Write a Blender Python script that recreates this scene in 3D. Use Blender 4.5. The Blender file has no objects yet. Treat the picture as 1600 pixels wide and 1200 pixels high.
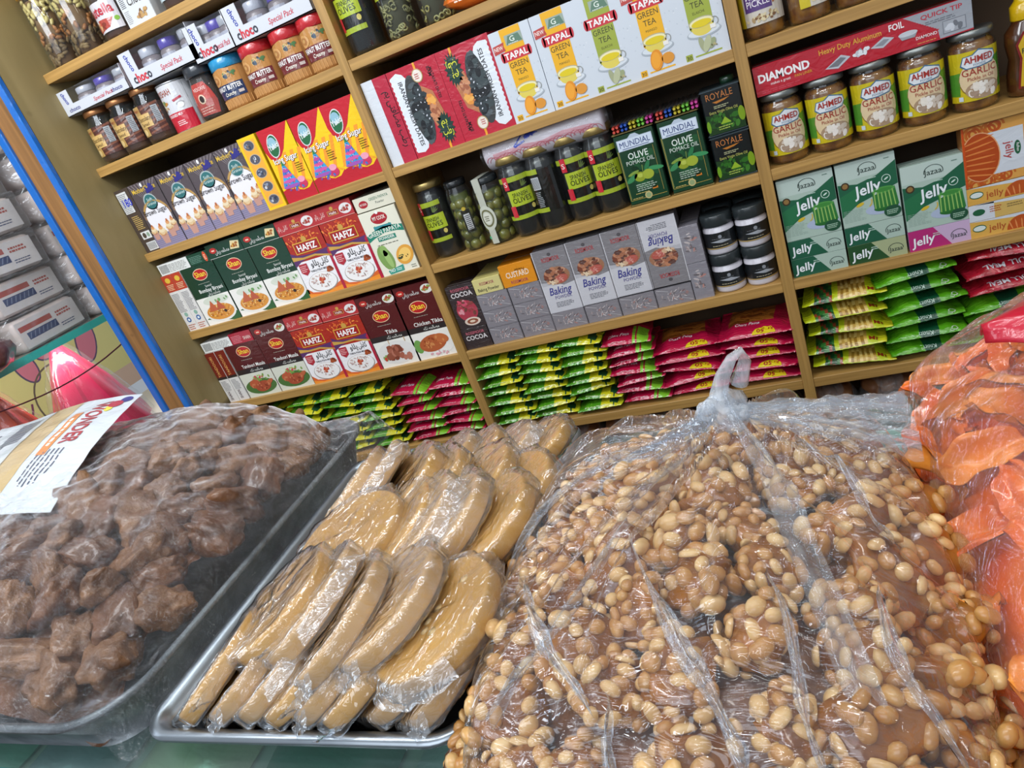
import bpy, bmesh, math, random
from mathutils import Vector, Matrix, noise
SC = bpy.context.scene
COL = SC.collection
# ------------------------------------------------------------------ camera
cd = bpy.data.cameras.new('camera'); cam = bpy.data.objects.new('camera', cd); COL.objects.link(cam)
cd.sensor_fit = 'HORIZONTAL'; cd.sensor_width = 36.0; cd.lens = 1134.98/1600*36.0
cd.clip_start = 0.02; cd.clip_end = 60
_R = ((0.9017231, 0.1752029, 0.3952207), (0.2746141, 0.4739306, -0.8366462), (-0.3338900, 0.8629564, 0.3792410))
cam.matrix_world = Matrix(((*_R[0], 0.643523), (*_R[1], -1.21557), (*_R[2], 0.650941), (0, 0, 0, 1)))
SC.camera = cam
# ------------------------------------------------------------------ view, world, lamps
SC.view_settings.view_transform = 'Standard'; SC.view_settings.look = 'None'
SC.view_settings.gamma = 1.0; SC.view_settings.exposure = -0.38; SC.view_settings.use_curve_mapping = False
W = bpy.data.worlds.new('daylight'); SC.world = W; W.use_nodes = True
bgn = W.node_tree.nodes['Background']; bgn.inputs[0].default_value = (0.80, 0.89, 1.0, 1); bgn.inputs[1].default_value = 0.52
def area(name, loc, aim, sx, sy, power, col):
    l = bpy.data.lights.new(name, 'AREA'); l.shape = 'RECTANGLE'; l.size = sx; l.size_y = sy; l.energy = power; l.color = col
    o = bpy.data.objects.new(name, l); COL.objects.link(o); o.location = loc
    o.rotation_euler = (Vector(aim)-Vector(loc)).to_track_quat('-Z', 'Y').to_euler(); return o
area('shop_front_daylight', (0.1, -3.4, 1.9), (0.3, 0, 0.3), 3.0, 1.7, 62, (0.86, 0.93, 1.0))
area('tube_light', (0.2, -1.3, 2.1), (0.3, -0.6, 0.3), 1.4, 0.05, 17, (0.95, 0.98, 1.0))
area('tube_light', (1.2, -0.75, 2.1), (0.6, -0.5, 0.3), 0.05, 1.2, 9, (1.0, 0.95, 0.86))
area('side_daylight', (-2.6, -0.9, 1.2), (0.0, -0.5, 0.4), 1.6, 1.2, 24, (0.80, 0.90, 1.0))
area('display_fill_light', (-.885, -.12, .440), (-1.25, .0, .24), 0.50, 0.02, 1.3, (1.0, 0.98, 0.95))  # added lamp, brightens the painted board and cones under the shelf
area('stack_fill_light', (-.45, -1.0, 1.5), (-1.0, -.1, .7), 0.8, 0.5, 22, (0.9, 0.95, 1.0))  # added fill lamp aimed at the striped packets to lift them
area('film_glint_light', (0.55, 0.05, 2.05), (0.5, -0.8, 0.3), 1.5, 0.04, 9, (0.85, 0.94, 1.0))  # added strip lamp above the shelves, makes glints on the plastic film
area('film_glint_light', (-0.9, -0.1, 1.95), (-0.2, -0.8, 0.3), 0.9, 0.04, 6, (0.80, 0.92, 1.0))  # second added strip lamp, for glints on the film at left
# ------------------------------------------------------------------ materials
def lin(c): return c/12.92 if c <= 0.04045 else ((c+0.055)/1.055)**2.4
def rgb(h): h = h.lstrip('#'); return tuple(lin(int(h[i:i+2], 16)/255) for i in (0, 2, 4))+(1,)
_mc = {}
def new_mat(name):
    m = bpy.data.materials.new(name); m.use_nodes = True; nt = m.node_tree; return m, nt, nt.nodes, nt.links, nt.nodes['Principled BSDF']
def ink(h, kind='paper'):
    """printed colour on card, foil, glass label..."""
    k = (h, kind)
    if k in _mc: return _mc[k]
    m, nt, N, L, b = new_mat('ink_'+kind)
    c = rgb(h); b.inputs['Base Color'].default_value = c
    rough = {'paper': .42, 'shiny': .28, 'wrap': .35, 'metal': .35, 'matte': .7, 'tin': .25, 'foil': .3}[kind]
    b.inputs['Roughness'].default_value = rough
    if kind == 'metal': b.inputs['Metallic'].default_value = .85
    if kind in ('shiny', 'wrap', 'foil'):
        b.inputs['Coat Weight'].default_value = .8; b.inputs['Coat Roughness'].default_value = .12
        t = N.new('ShaderNodeTexCoord'); mp = N.new('ShaderNodeMapping'); n = N.new('ShaderNodeTexNoise'); bp = N.new('ShaderNodeBump')
        mp.inputs['Scale'].default_value = (70, 70, 160) if kind == 'wrap' else (45, 90, 60)
        mp.inputs['Rotation'].default_value = (.3, .7, .4)
        n.inputs['Scale'].default_value = 1.0; n.inputs['Detail'].default_value = 3; n.inputs['Distortion'].default_value = 1.2
        bp.inputs['Strength'].default_value = .22 if kind == 'shiny' else .6; bp.inputs['Distance'].default_value = .004
        L.new(t.outputs['Object'], mp.inputs[0]); L.new(mp.outputs[0], n.inputs['Vector']); L.new(n.outputs[0], bp.inputs['Height'])
        L.new(bp.outputs[0], b.inputs['Coat Normal'])
        if kind in ('shiny', 'foil'): L.new(bp.outputs[0], b.inputs['Normal'])
    _mc[k] = m; return m
def wood(name, c1, c2, scale, rough=.5, dark=None, kn=0.0):
    m, nt, N, L, b = new_mat(name)
    t = N.new('ShaderNodeTexCoord'); mp = N.new('ShaderNodeMapping'); mp.inputs['Scale'].default_value = scale
    n = N.new('ShaderNodeTexNoise'); n.inputs['Scale'].default_value = 1; n.inputs['Detail'].default_value = 5; n.inputs['Distortion'].default_value = .6
    r = N.new('ShaderNodeValToRGB'); r.color_ramp.elements[0].position = .32; r.color_ramp.elements[0].color = rgb(c1)
    r.color_ramp.elements[1].position = .68; r.color_ramp.elements[1].color = rgb(c2)
    L.new(t.outputs['Object'], mp.inputs[0]); L.new(mp.outputs[0], n.inputs['Vector']); L.new(n.outputs[0], r.inputs[0])
    out = r.outputs[0]
    if kn:
        v = N.new('ShaderNodeTexNoise'); v.inputs['Scale'].default_value = kn; v.inputs['Detail'].default_value = 2
        r2 = N.new('ShaderNodeValToRGB'); r2.color_ramp.elements[0].position = .68; r2.color_ramp.elements[1].position = .74
        mx = N.new('ShaderNodeMix'); mx.data_type = 'RGBA'; mx.inputs[7].default_value = rgb(dark or '3a2a18')
        L.new(t.outputs['Object'], v.inputs['Vector']); L.new(v.outputs[0], r2.inputs[0]); L.new(r2.outputs[0], mx.inputs[0]); L.new(out, mx.inputs[6]); out = mx.outputs[2]
    L.new(out, b.inputs['Base Color']); b.inputs['Roughness'].default_value = rough
    bp = N.new('ShaderNodeBump'); bp.inputs['Strength'].default_value = .25; bp.inputs['Distance'].default_value = .001
    L.new(n.outputs[0], bp.inputs['Height']); L.new(bp.outputs[0], b.inputs['Normal'])
    return m
def noisy(name, c1, c2, scale, rough=.5, bump=0.0, bscale=None, coat=0.0, lo=.35, hi=.65, sss=0.0, detail=4):
    m, nt, N, L, b = new_mat(name)
    t = N.new('ShaderNodeTexCoord'); n = N.new('ShaderNodeTexNoise'); n.inputs['Scale'].default_value = scale; n.inputs['Detail'].default_value = detail
    r = N.new('ShaderNodeValToRGB'); r.color_ramp.elements[0].position = lo; r.color_ramp.elements[0].color = rgb(c1)
    r.color_ramp.elements[1].position = hi; r.color_ramp.elements[1].color = rgb(c2)
    L.new(t.outputs['Object'], n.inputs['Vector']); L.new(n.outputs[0], r.inputs[0]); L.new(r.outputs[0], b.inputs['Base Color'])
    b.inputs['Roughness'].default_value = rough; b.inputs['Coat Weight'].default_value = coat; b.inputs['Coat Roughness'].default_value = .08
    if sss: b.inputs['Subsurface Weight'].default_value = sss; b.inputs['Subsurface Radius'].default_value = (.008, .004, .002)
    if bump:
        n2 = N.new('ShaderNodeTexNoise'); n2.inputs['Scale'].default_value = bscale or scale*3; n2.inputs['Detail'].default_value = 4
        bp = N.new('ShaderNodeBump'); bp.inputs['Strength'].default_value = bump; bp.inputs['Distance'].default_value = .003
        L.new(t.outputs['Object'], n2.inputs['Vector']); L.new(n2.outputs[0], bp.inputs['Height']); L.new(bp.outputs[0], b.inputs['Normal'])
    return m
def film(name, milk=.05, tint='ffffff', rough=.07, bump=.8, scale=(60, 60, 60), gloss=1.0, dist=1.5, bd=.004, rot=(.2, .5, .3)):
    """thin plastic: transparent sheet, fresnel gloss over wrinkles, a little milky scatter"""
    m = bpy.data.materials.new(name); m.use_nodes = True; nt = m.node_tree; N = nt.nodes; L = nt.links; N.clear()
    o = N.new('ShaderNodeOutputMaterial'); tr = N.new('ShaderNodeBsdfTransparent'); gl = N.new('ShaderNodeBsdfGlossy'); df = N.new('ShaderNodeBsdfDiffuse')
    tr.inputs[0].default_value = rgb(tint); gl.inputs['Roughness'].default_value = rough; gl.inputs[0].default_value = (.95, .97, 1, 1)
    df.inputs[0].default_value = (.85, .87, .9, 1)
    t = N.new('ShaderNodeTexCoord'); mp = N.new('ShaderNodeMapping'); mp.inputs['Scale'].default_value = scale; mp.inputs['Rotation'].default_value = rot
    n = N.new('ShaderNodeTexNoise'); n.inputs['Scale'].default_value = 1; n.inputs['Detail'].default_value = 3; n.inputs['Distortion'].default_value = dist
    bp = N.new('ShaderNodeBump'); bp.inputs['Strength'].default_value = bump; bp.inputs['Distance'].default_value = bd
    lw = N.new('ShaderNodeLayerWeight'); fr = N.new('ShaderNodeMath'); fr.operation = 'POWER'; fr.inputs[1].default_value = 4.0
    mu = N.new('ShaderNodeMath'); mu.operation = 'MULTIPLY_ADD'; mu.inputs[1].default_value = .6*gloss; mu.inputs[2].default_value = .035*gloss; mu.use_clamp = True
    r = N.new('ShaderNodeMath'); r.operation = 'MULTIPLY'; r.inputs[1].default_value = milk*2
    m1 = N.new('ShaderNodeMixShader'); m2 = N.new('ShaderNodeMixShader')
    L.new(t.outputs['Object'], mp.inputs[0]); L.new(mp.outputs[0], n.inputs['Vector']); L.new(n.outputs[0], bp.inputs['Height'])
    L.new(bp.outputs[0], gl.inputs['Normal']); L.new(lw.outputs['Facing'], fr.inputs[0]); L.new(fr.outputs[0], mu.inputs[0])
    L.new(n.outputs[0], r.inputs[0]); L.new(r.outputs[0], m1.inputs[0]); L.new(tr.outputs[0], m1.inputs[1]); L.new(df.outputs[0], m1.inputs[2])
    L.new(mu.outputs[0], m2.inputs[0]); L.new(m1.outputs[0], m2.inputs[1]); L.new(gl.outputs[0], m2.inputs[2]); L.new(m2.outputs[0], o.inputs[0])
    return m
PINE = wood('pine_shelf_edge', '9c763e', 'bc9252', (4, 30, 160), .45)
PINEV = wood('pine_post_edge', '96723c', 'b48c4e', (160, 30, 4), .45)
SIDEW = wood('olive_varnished_board', '86764c', '9c8a5e', (14, 14, 3), .55, '4a3c20', 9)
BROWNW = wood('brown_timber', '6e4c28', '9a6c3a', (60, 60, 3), .5, '2c1c10', 14)
BACKW = wood('dark_back_board', '4c3a28', '6a5238', (6, 6, 2), .6)
BLUE = ink('0a62b4', 'shiny')
GLASS = film('jar_glass', .015, 'f4f8f4', .04, .05, (8, 8, 8), 1.1)
TOPGLASS = film('counter_glass', .05, 'cfe6e0', .03, .0, (8, 8, 8), 1.0)
STEEL = noisy('tray_steel', '8d949c', 'a4abb2', 8, .28, .05, 40); STEEL.node_tree.nodes['Principled BSDF'].inputs['Metallic'].default_value = .9
DARKTIN = noisy('old_tray_metal', '4c5256', '7d8488', 22, .42, .3, 60); DARKTIN.node_tree.nodes['Principled BSDF'].inputs['Metallic'].default_value = .6
# ------------------------------------------------------------------ object helpers
def tag(o, label=None, cat=None, group=None, kind=None):
    if label: o['label'] = label
    if cat: o['category'] = cat
    if group: o['group'] = group
    if kind: o['kind'] = kind
    return o
def empty(name, loc=(0, 0, 0), rz=0.0):
    o = bpy.data.objects.new(name, None); COL.objects.link(o); o.location = loc; o.rotation_euler = (0, 0, rz); o.empty_display_size = .02; return o
class MB:
    """mesh builder with material slots"""
    def __init__(s): s.bm = bmesh.new(); s.mats = []
    def slot(s, m):
        if m not in s.mats: s.mats.append(m)
        return s.mats.index(m)
    def face(s, pts, m, smooth=False):
        vs = [s.bm.verts.new(p) for p in pts]
        try: f = s.bm.faces.new(vs)
        except ValueError: return
        f.material_index = s.slot(m); f.smooth = smooth; return f
    def box(s, x0, x1, y0, y1, z0, z1, m, bev=0.0, seg=1):
        r = bmesh.ops.create_cube(s.bm, size=1); vs = r['verts']
        for v in vs: v.co = Vector(((x0+x1)/2+v.co.x*(x1-x0), (y0+y1)/2+v.co.y*(y1-y0), (z0+z1)/2+v.co.z*(z1-z0)))
        fs = set(f for v in vs for f in v.link_faces); k = s.slot(m)
        for f in fs: f.material_index = k
        if bev:
            es = set(e for v in vs for e in v.link_edges)
            r = bmesh.ops.bevel(s.bm, geom=list(es), offset=bev, segments=seg, affect='EDGES', profile=.5)
            for f in r['faces']: f.material_index = k; f.smooth = seg > 1
        return s
    def lathe(s, prof, m, n=28, cx=0, cy=0, cap0=True, cap1=True, sx=1, sy=1, tw=0):
        k = s.slot(m); rings = []
        for r, z in prof: rings.append([s.bm.verts.new((cx+sx*r*math.cos(2*math.pi*i/n), cy+sy*r*math.sin(2*math.pi*i/n), z)) for i in range(n)])
        for a, b in zip(rings, rings[1:]):
            for i in range(n):
                f = s.bm.faces.new((a[i], a[(i+1) % n], b[(i+1) % n], b[i])); f.material_index = k; f.smooth = True
        if cap0: f = s.bm.faces.new(rings[0][::-1]); f.material_index = k
        if cap1: f = s.bm.faces.new(rings[-1]); f.material_index = k
        return s
    def tube(s, pts, r, m, n=8):
        k = s.slot(m); rings = []; pts = [Vector(p) for p in pts]; up = Vector((0, 0, 1))
        for i, p in enumerate(pts):
            d = (pts[min(i+1, len(pts)-1)]-pts[max(i-1, 0)]).normalized(); a = d.cross(up if abs(d.z) < .95 else Vector((1, 0, 0))).normalized(); b = d.cross(a)
            rr = r[i] if isinstance(r, (list, tuple)) else r
            rings.append([s.bm.verts.new(p+a*rr*math.cos(2*math.pi*j/n)+b*rr*math.sin(2*math.pi*j/n)) for j in range(n)])
        for a, b in zip(rings, rings[1:]):
            for i in range(n):
                f = s.bm.faces.new((a[i], a[(i+1) % n], b[(i+1) % n], b[i])); f.material_index = k; f.smooth = True
        for rg in (rings[0], rings[-1]):
            f = s.bm.faces.new(rg); f.material_index = k
        return s
    def blob(s, c, r, m, seed=0, amp=.25, sub=2, fr=1.2, rot=None, smooth=True):
        res = bmesh.ops.create_icosphere(s.bm, subdivisions=sub, radius=1); k = s.slot(m); sv = Vector((seed*3.1, seed*1.7, seed*.9))
        for v in res['verts']:
            d = 1+amp*noise.noise(v.co*fr+sv)*1.6+amp*.4*noise.noise(v.co*fr*3+sv)
            q = Vector((v.co.x*r[0]*d, v.co.y*r[1]*d, v.co.z*r[2]*d))
            if rot: q = rot @ q
            v.co = q+Vector(c)
        for f in set(f for v in res['verts'] for f in v.link_faces): f.material_index = k; f.smooth = smooth
        return s
    def grid(s, fn, nu, nv, m, mf=None):
        k = s.slot(m); g = [[s.bm.verts.new(fn(i/nu, j/nv)) for j in range(nv+1)] for i in range(nu+1)]
        for i in range(nu):
            for j in range(nv):
                f = s.bm.faces.new((g[i][j], g[i+1][j], g[i+1][j+1], g[i][j+1])); f.smooth = True
                f.material_index = s.slot(mf((i+.5)/nu, (j+.5)/nv)) if mf else k
        return s
    def mesh(s, name):
        me = bpy.data.meshes.new(name); s.bm.normal_update(); s.bm.to_mesh(me); s.bm.free()
        for m in s.mats: me.materials.append(m)
        return me
    def obj(s, name, parent=None, loc=None):
        o = bpy.data.objects.new(name, s.mesh(name)); COL.objects.link(o)
        if parent: o.parent = parent
        if loc: o.location = loc
        return o
def dup(o, loc=None, rz=None, label=None, group=None, parent=None):
    c = o.copy(); COL.objects.link(c)
    if parent is not None: c.parent = parent
    if loc is not None: c.location = loc
    if rz is not None: c.rotation_euler = (c.rotation_euler[0], c.rotation_euler[1], rz)
    if label: c['label'] = label
    if group: c['group'] = group
    for ch in list(o.children): dup(ch, parent=c)
    return c
# ------------------------------------------------------------------ text and print
FC = bpy.data.curves.new('lettering', 'FONT'); FO = bpy.data.objects.new('lettering', FC); COL.objects.link(FO); FC.resolution_u = 2
_tc = {}
def glyphs(s, bold):
    k = (s, bold)
    if k not in _tc:
        FC.body = s; FC.offset = bold*.012; bpy.context.view_layer.update()
        me = bpy.data.meshes.new_from_object(FO.evaluated_get(bpy.context.evaluated_depsgraph_get()))
        v = [(p.co.x, p.co.y) for p in me.vertices]; f = [tuple(p.vertices) for p in me.polygons]; bpy.data.meshes.remove(me)
        if v:
            x0 = min(p[0] for p in v); x1 = max(p[0] for p in v)
            v = [(p[0]-(x0+x1)/2, p[1]) for p in v]; w = x1-x0
        else: w = .1
        _tc[k] = (v, f, w)
    return _tc[k]
_AF = {'ا': ('FE8D', 'FE8E'), 'ب': ('FE8F', 'FE90', 'FE91', 'FE92'), 'پ': ('FB56', 'FB57', 'FB58', 'FB59'), 'ت': ('FE95', 'FE96', 'FE97', 'FE98'), 'ر': ('FEAD', 'FEAE'),
       'ط': ('FEC1', 'FEC2', 'FEC3', 'FEC4'), 'م': ('FEE1', 'FEE2', 'FEE3', 'FEE4'), 'ض': ('FEBD', 'FEBE', 'FEBF', 'FEC0'), 'ف': ('FED1', 'FED2', 'FED3', 'FED4'),
       'ک': ('FB8E', 'FB8F', 'FB90', 'FB91'), 'ل': ('FEDD', 'FEDE', 'FEDF', 'FEE0'), 'ی': ('FBFC', 'FBFD', 'FBFE', 'FBFF'), 'ن': ('FEE5', 'FEE6', 'FEE7', 'FEE8'),
       'ص': ('FEB9', 'FEBA', 'FEBB', 'FEBC'), 'ح': ('FEA1', 'FEA2', 'FEA3', 'FEA4'), 'ہ': ('FBA6', 'FBA7', 'FBA8', 'FBA9'), 'و': ('FEED', 'FEEE'), 'ئ': ('FE89', 'FE8A', 'FE8B', 'FE8C')}
def urdu(s):
    out = []
    for w in s.split(' '):
        r = ''
        for i, c in enumerate(w):
            fm = _AF[c]; pj = i > 0 and len(_AF[w[i-1]]) == 4; nj = i < len(w)-1 and len(fm) == 4
            r += chr(int(fm[3 if pj and nj else 2 if nj else 1 if pj else 0], 16))
        out.append(r[::-1])
    return ' '.join(out[::-1])
class Art:
    """flat print in centimetres: x from the middle, y up from the bottom"""
    def __init__(s, kind='paper'): s.it = []; s.k = kind; s.rnd = random.Random(7)
    def poly(s, pts, c, L=1, fs=None): s.it.append((pts, fs or [tuple(range(len(pts)))], L, c)); return s
    def rect(s, x0, y0, x1, y1, c, L=1): return s.poly([(x0, y0), (x1, y0), (x1, y1), (x0, y1)], c, L)
    def ell(s, cx, cy, rx, ry, c, L=1, rot=0, n=22, a0=0, a1=360):
        cr, sr = math.cos(math.radians(rot)), math.sin(math.radians(rot)); p = []
        full = a1-a0 == 360
        for i in range(n if full else n+1):
            a = math.radians(a0+(a1-a0)*i/n); x, y = rx*math.cos(a), ry*math.sin(a); p.append((cx+x*cr-y*sr, cy+x*sr+y*cr))
        return s.poly(p, c, L)
    def arc(s, cx, cy, r0, r1, a0, a1, c, L=1, n=14, k=1.0):
        for i in range(n):
            a, b = math.radians(a0+(a1-a0)*i/n), math.radians(a0+(a1-a0)*(i+1)/n)
            s.poly([(cx+r0*math.cos(a), cy+k*r0*math.sin(a)), (cx+r1*math.cos(a), cy+k*r1*math.sin(a)), (cx+r1*math.cos(b), cy+k*r1*math.sin(b)), (cx+r0*math.cos(b), cy+k*r0*math.sin(b))], c, L)
        return s
    def text(s, t, x, y, h, c, L=3, w=None, b=0, sh=0, rot=0):
        v, f, tw = glyphs(t, b)
        if not f: return s
        sy = h/.72; sx = (w/tw) if w else sy; cr, sr = math.cos(math.radians(rot)), math.sin(math.radians(rot))
        p = []
        for px, py in v:
            X, Y = px*sx+py*sy*sh, py*sy; p.append((x+X*cr-Y*sr, y+X*sr+Y*cr))
        return s.poly(p, c, L, f)
    def lines(s, x0, y0, x1, y1, n, c, L=2, fill=.45):
        st = (y1-y0)/n
        for i in range(n):
            e = x1-(x1-x0)*s.rnd.random()*.35; x = x0
            while x < e:
                l = min(e-x, (x1-x0)*(.08+.14*s.rnd.random())); s.rect(x, y0+i*st, x+l, y0+i*st+st*fill, c, L); x += l+(x1-x0)*.03
        return s
    def blobs(s, cx, cy, rx, ry, n, cols, sz, L=2, asp=1.6):
        for i in range(n):
            a = s.rnd.random()*6.283; q = math.sqrt(s.rnd.random()); r = sz*(.6+.8*s.rnd.random())
            s.ell(cx+rx*q*math.cos(a), cy+ry*q*math.sin(a), r, r/asp, s.rnd.choice(cols), L+i*.9/n, s.rnd.random()*180, 7)
        return s
    def emit(s, mb, fn, step=None, ink_kind=None):
        for pts, fs, L, c in s.it:
            m = c if not isinstance(c, str) else ink(c, ink_kind or s.k); k = mb.slot(m)
            if step:
                b = bmesh.new(); vs = [b.verts.new((p[0], p[1], 0)) for p in pts]
                for f in fs:
                    try: b.faces.new([vs[i] for i in f])
                    except ValueError: pass
                for ax, st in ((0, step[0]), (1, step[1])):
                    if not st: continue
                    lo = min(p[ax] for p in pts); hi = max(p[ax] for p in pts); q = math.ceil(lo/st+1e-6)*st
                    while q < hi-1e-6:
                        co = (q, 0, 0) if ax == 0 else (0, q, 0); no = (1, 0, 0) if ax == 0 else (0, 1, 0)
                        bmesh.ops.bisect_plane(b, geom=b.verts[:]+b.edges[:]+b.faces[:], dist=1e-6, plane_co=co, plane_no=no); q += st
                b.verts.index_update(); P = [(v.co.x, v.co.y) for v in b.verts]; F = [tuple(v.index for v in f.verts) for f in b.faces]; b.free()
            else: P, F = pts, fs
            vv = [mb.bm.verts.new(fn(x, y, L)) for x, y in P]
            for f in F:
                try: nf = mb.bm.faces.new([vv[i] for i in f])
                except ValueError: continue
                nf.material_index = k
LO = .00013
def front_map(y0=0.0): return lambda x, y, L: (x*.01, y0-LO*L-.0001, y*.01)
def top_map(z, y0): return lambda x, y, L: (x*.01, y0+y*.01, z+LO*L+.0001)
def cyl_map(r, tilt=0, squash=1): return lambda x, y, L: ((r*100+.02+L*.02)*.01*math.sin(x/(r*100)+tilt), -(r*100+.02+L*.02)*.01*squash*math.cos(x/(r*100)+tilt), y*.01)
def side_map(xs): return lambda x, y, L: (xs-LO*L-.0001, -x*.01, y*.01)
def carton(name, w, h, d, base, front=None, top=None, bev=.0008, kind='paper'):
    """printed carton, origin bottom middle of the front face, metres"""
    mb = MB(); mb.box(-w/2, w/2, 0, d, 0, h, ink(base, kind), bev)
    # the glued flap seam on top
    mb.box(-w/2+.001, w/2-.001, d*.32, d*.335, h, h+.0003, ink('55504a', 'matte'))
    if front: front.emit(mb, front_map())
    if top: top.emit(mb, top_map(h, 0))
    return mb.obj(name)
# ------------------------------------------------------------------ setting
def struct(name, mb): o = mb.obj(name); o['kind'] = 'structure'; return o
struct('floor', MB().box(-3, 3, -3.6, 1.2, -.92, -.87, noisy('cement_floor', '6a625a', '80776c', 5, .7, .2)))
struct('wall_back', MB().box(-.735, 3, .26, .34, -.87, 2.3, noisy('plaster', 'a39a86', 'b3aa94', 3, .8)))
u = tag(empty('shelving_unit', (0, 0, -.87)), 'tall pine-edged wooden shelving unit against the wall, packed with groceries', 'shelving unit')
def part(name, mb, parent=u): o = mb.obj(name, parent); o.matrix_parent_inverse = parent.matrix_world.inverted() if False else Matrix.Translation(-Vector(parent.location)); return o
T = .0178
def board(x0, x1, z): return part('shelf_board', MB().box(x0, x1, .0, .2, z-T, z, PINE, .0006))
for z in (.9375, .75, .5625, .375, .1875, 0.0, -.1875): board(-.633, -.0178, z)
for z in (.9375, .75, .5625, .375, .1875, 0.0, -.1875): board(0, .6, z)
for z in (.75, .5625, .375, .1875, 0.0, -.1875): board(.6178, 1.2, z)
for x in (-.0178, .6, 1.2): part('post', MB().box(x, x+.0178, -.0015, .2, -.87, 1.35, PINEV, .0006))
part('back_panel', MB().box(-.633, 1.22, .2, .21, -.87, 1.35, BACKW))
part('side_panel', MB().box(-.651, -.633, -.088, .21, -.87, 1.35, SIDEW))
part('top_board', MB().box(-.633, 1.22, 0, .2, 1.33, 1.35, PINE))
# blue edged timber door post in front of the side panel
p = tag(empty('door_post', (-.6725, -.10, -.87)), 'brown timber post with bright blue painted edges beside the shelving', 'post')
part('timber', MB().box(-.708, -.637, -.094, -.060, -.87, 1.6, BROWNW, .002), p)
part('blue_edge', MB().box(-.648, -.632, -.101, -.088, -.87, 1.6, BLUE, .002), p)
part('blue_edge', MB().box(-.716, -.698, -.101, -.058, -.87, 1.6, BLUE, .002), p)
# ------------------------------------------------------------------ glass counter
c = tag(empty('glass_counter', (.35, -.7, -.87)), 'glass-topped shop counter carrying the trays and bags of sweets', 'counter')
part('glass_top', MB().box(-.80, 1.25, -.972, -.575, .272, .2795, TOPGLASS, .001, 1), c)
part('glass_edge', MB().box(-.80, 1.25, -.976, -.9725, .2715, .28, ink('2f7d88', 'tin')), c)
part('cabinet', MB().box(-.80, 1.25, -.965, -.58, -.87, .245, noisy('counter_board', 'c9cfc4', 'd8dccf', 3, .5)), c)
for x in (-.79, 1.23): part('upright', MB().box(x, x+.02, -.95, -.59, .245, .2715, ink('b9c6c8', 'tin')), c)
rr = random.Random(3)
cols = ['6fae8a', 'c7d3c0', 'd98a3a', '8fc7b0', 'b7c0c8', 'e0d6b0', '4f9c84', 'd0d8d4', 'c0553c']
g0 = None
for i in range(16):
    mb = MB(); cc = ink(cols[i % 9], 'shiny'); mb.grid(lambda a, b: ((a-.5)*.12, (b-.5)*.15, .003+.015*(math.sin(math.pi*a)*math.sin(math.pi*b))**.5+.003*noise.noise(Vector((a*5, b*5, i)))), 14, 14, cc)
    mb.box(-.058, .058, -.073, .073, 0, .003, cc)
    o = mb.obj('snack_packet', loc=(-.55+.135*(i % 8), -.885+.17*(i//8), .2452))
    tag(o, 'blurry '+['green', 'pale grey', 'orange', 'mint', 'silver', 'cream', 'teal', 'white', 'rust'][i % 9]+' snack packet lying under the counter glass, '+['front', 'back'][i//8]+' row, '+['first', 'second', 'third', 'fourth', 'fifth', 'sixth', 'seventh', 'eighth'][i % 8]+' from the left', 'packet', 'snack packets under the glass')
# ------------------------------------------------------------------ left of the post: display of packed rusks and bagged cones
cy = '3fb3a8'
d = tag(empty('display_case', (-.9, 0, -.87)), 'display case with teal edged shelves left of the blue post', 'display case')
part('shelf_board', MB().box(-1.10, -.852, -.6, .24, .452, .468, ink('8d8579')).box(-.852, -.845, -.6, .24, .452, .468, ink(cy, 'shiny')), d)
part('shelf_board', MB().box(-1.13, -.852, -.6, .24, .180, .196, ink('d8d4c8')).box(-.852, -.845, -.6, .24, .180, .196, ink(cy, 'shiny')), d)
part('base', MB().box(-1.10, -.852, -.6, .24, -.87, .18, ink('9c9488')), d)
part('back_board', MB().box(-1.12, -1.10, -.6, .24, .468, 1.5, ink('6d6055')), d)
# painted board behind the cones
a = Art('matte'); r_ = random.Random(5)
a.rect(-42, 0, 42, 27, 'efe79a', 0).rect(-42, 0, 42, 6, 'e9c9b0', 1)
def petal(cx, cyy, r1, r2, rot, c1='e88a9c'):
    a.ell(cx, cyy, r1+.5, r2+.5, '6a5a78', 2, rot); a.ell(cx, cyy, r1, r2, c1, 3, rot)
for q in [(-30, 18, 3, 6, 20), (-20, 20, 2.4, 5, -20), (-8, 13, 6, 9, 30), (8, 20, 2.6, 5, 10), (17, 22, 5, 3, 15), (28, 18, 3, 6, -25), (-38, 10, 4, 7, 0)]: petal(*q, c1='e88a9c' if q[2] < 5.5 else 'e8dd72')
a.arc(-6, 14, 10, 10.6, 180, 340, '8a4a6a', 4); a.arc(14, 8, 9, 9.5, 60, 200, '7a6a5a', 4)
mb = MB(); mb.box(-1.32, -1.30, -.42, .42, .19, .46, ink('efe79a', 'matte'))
a.emit(mb, lambda x, y, L: (-1.30+.0002+LO*L, x*.01, .19+y*.01))
tag(mb.obj('painted_board'), 'sunlit yellow board painted with pink flower shapes behind the cones', 'board')
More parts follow.
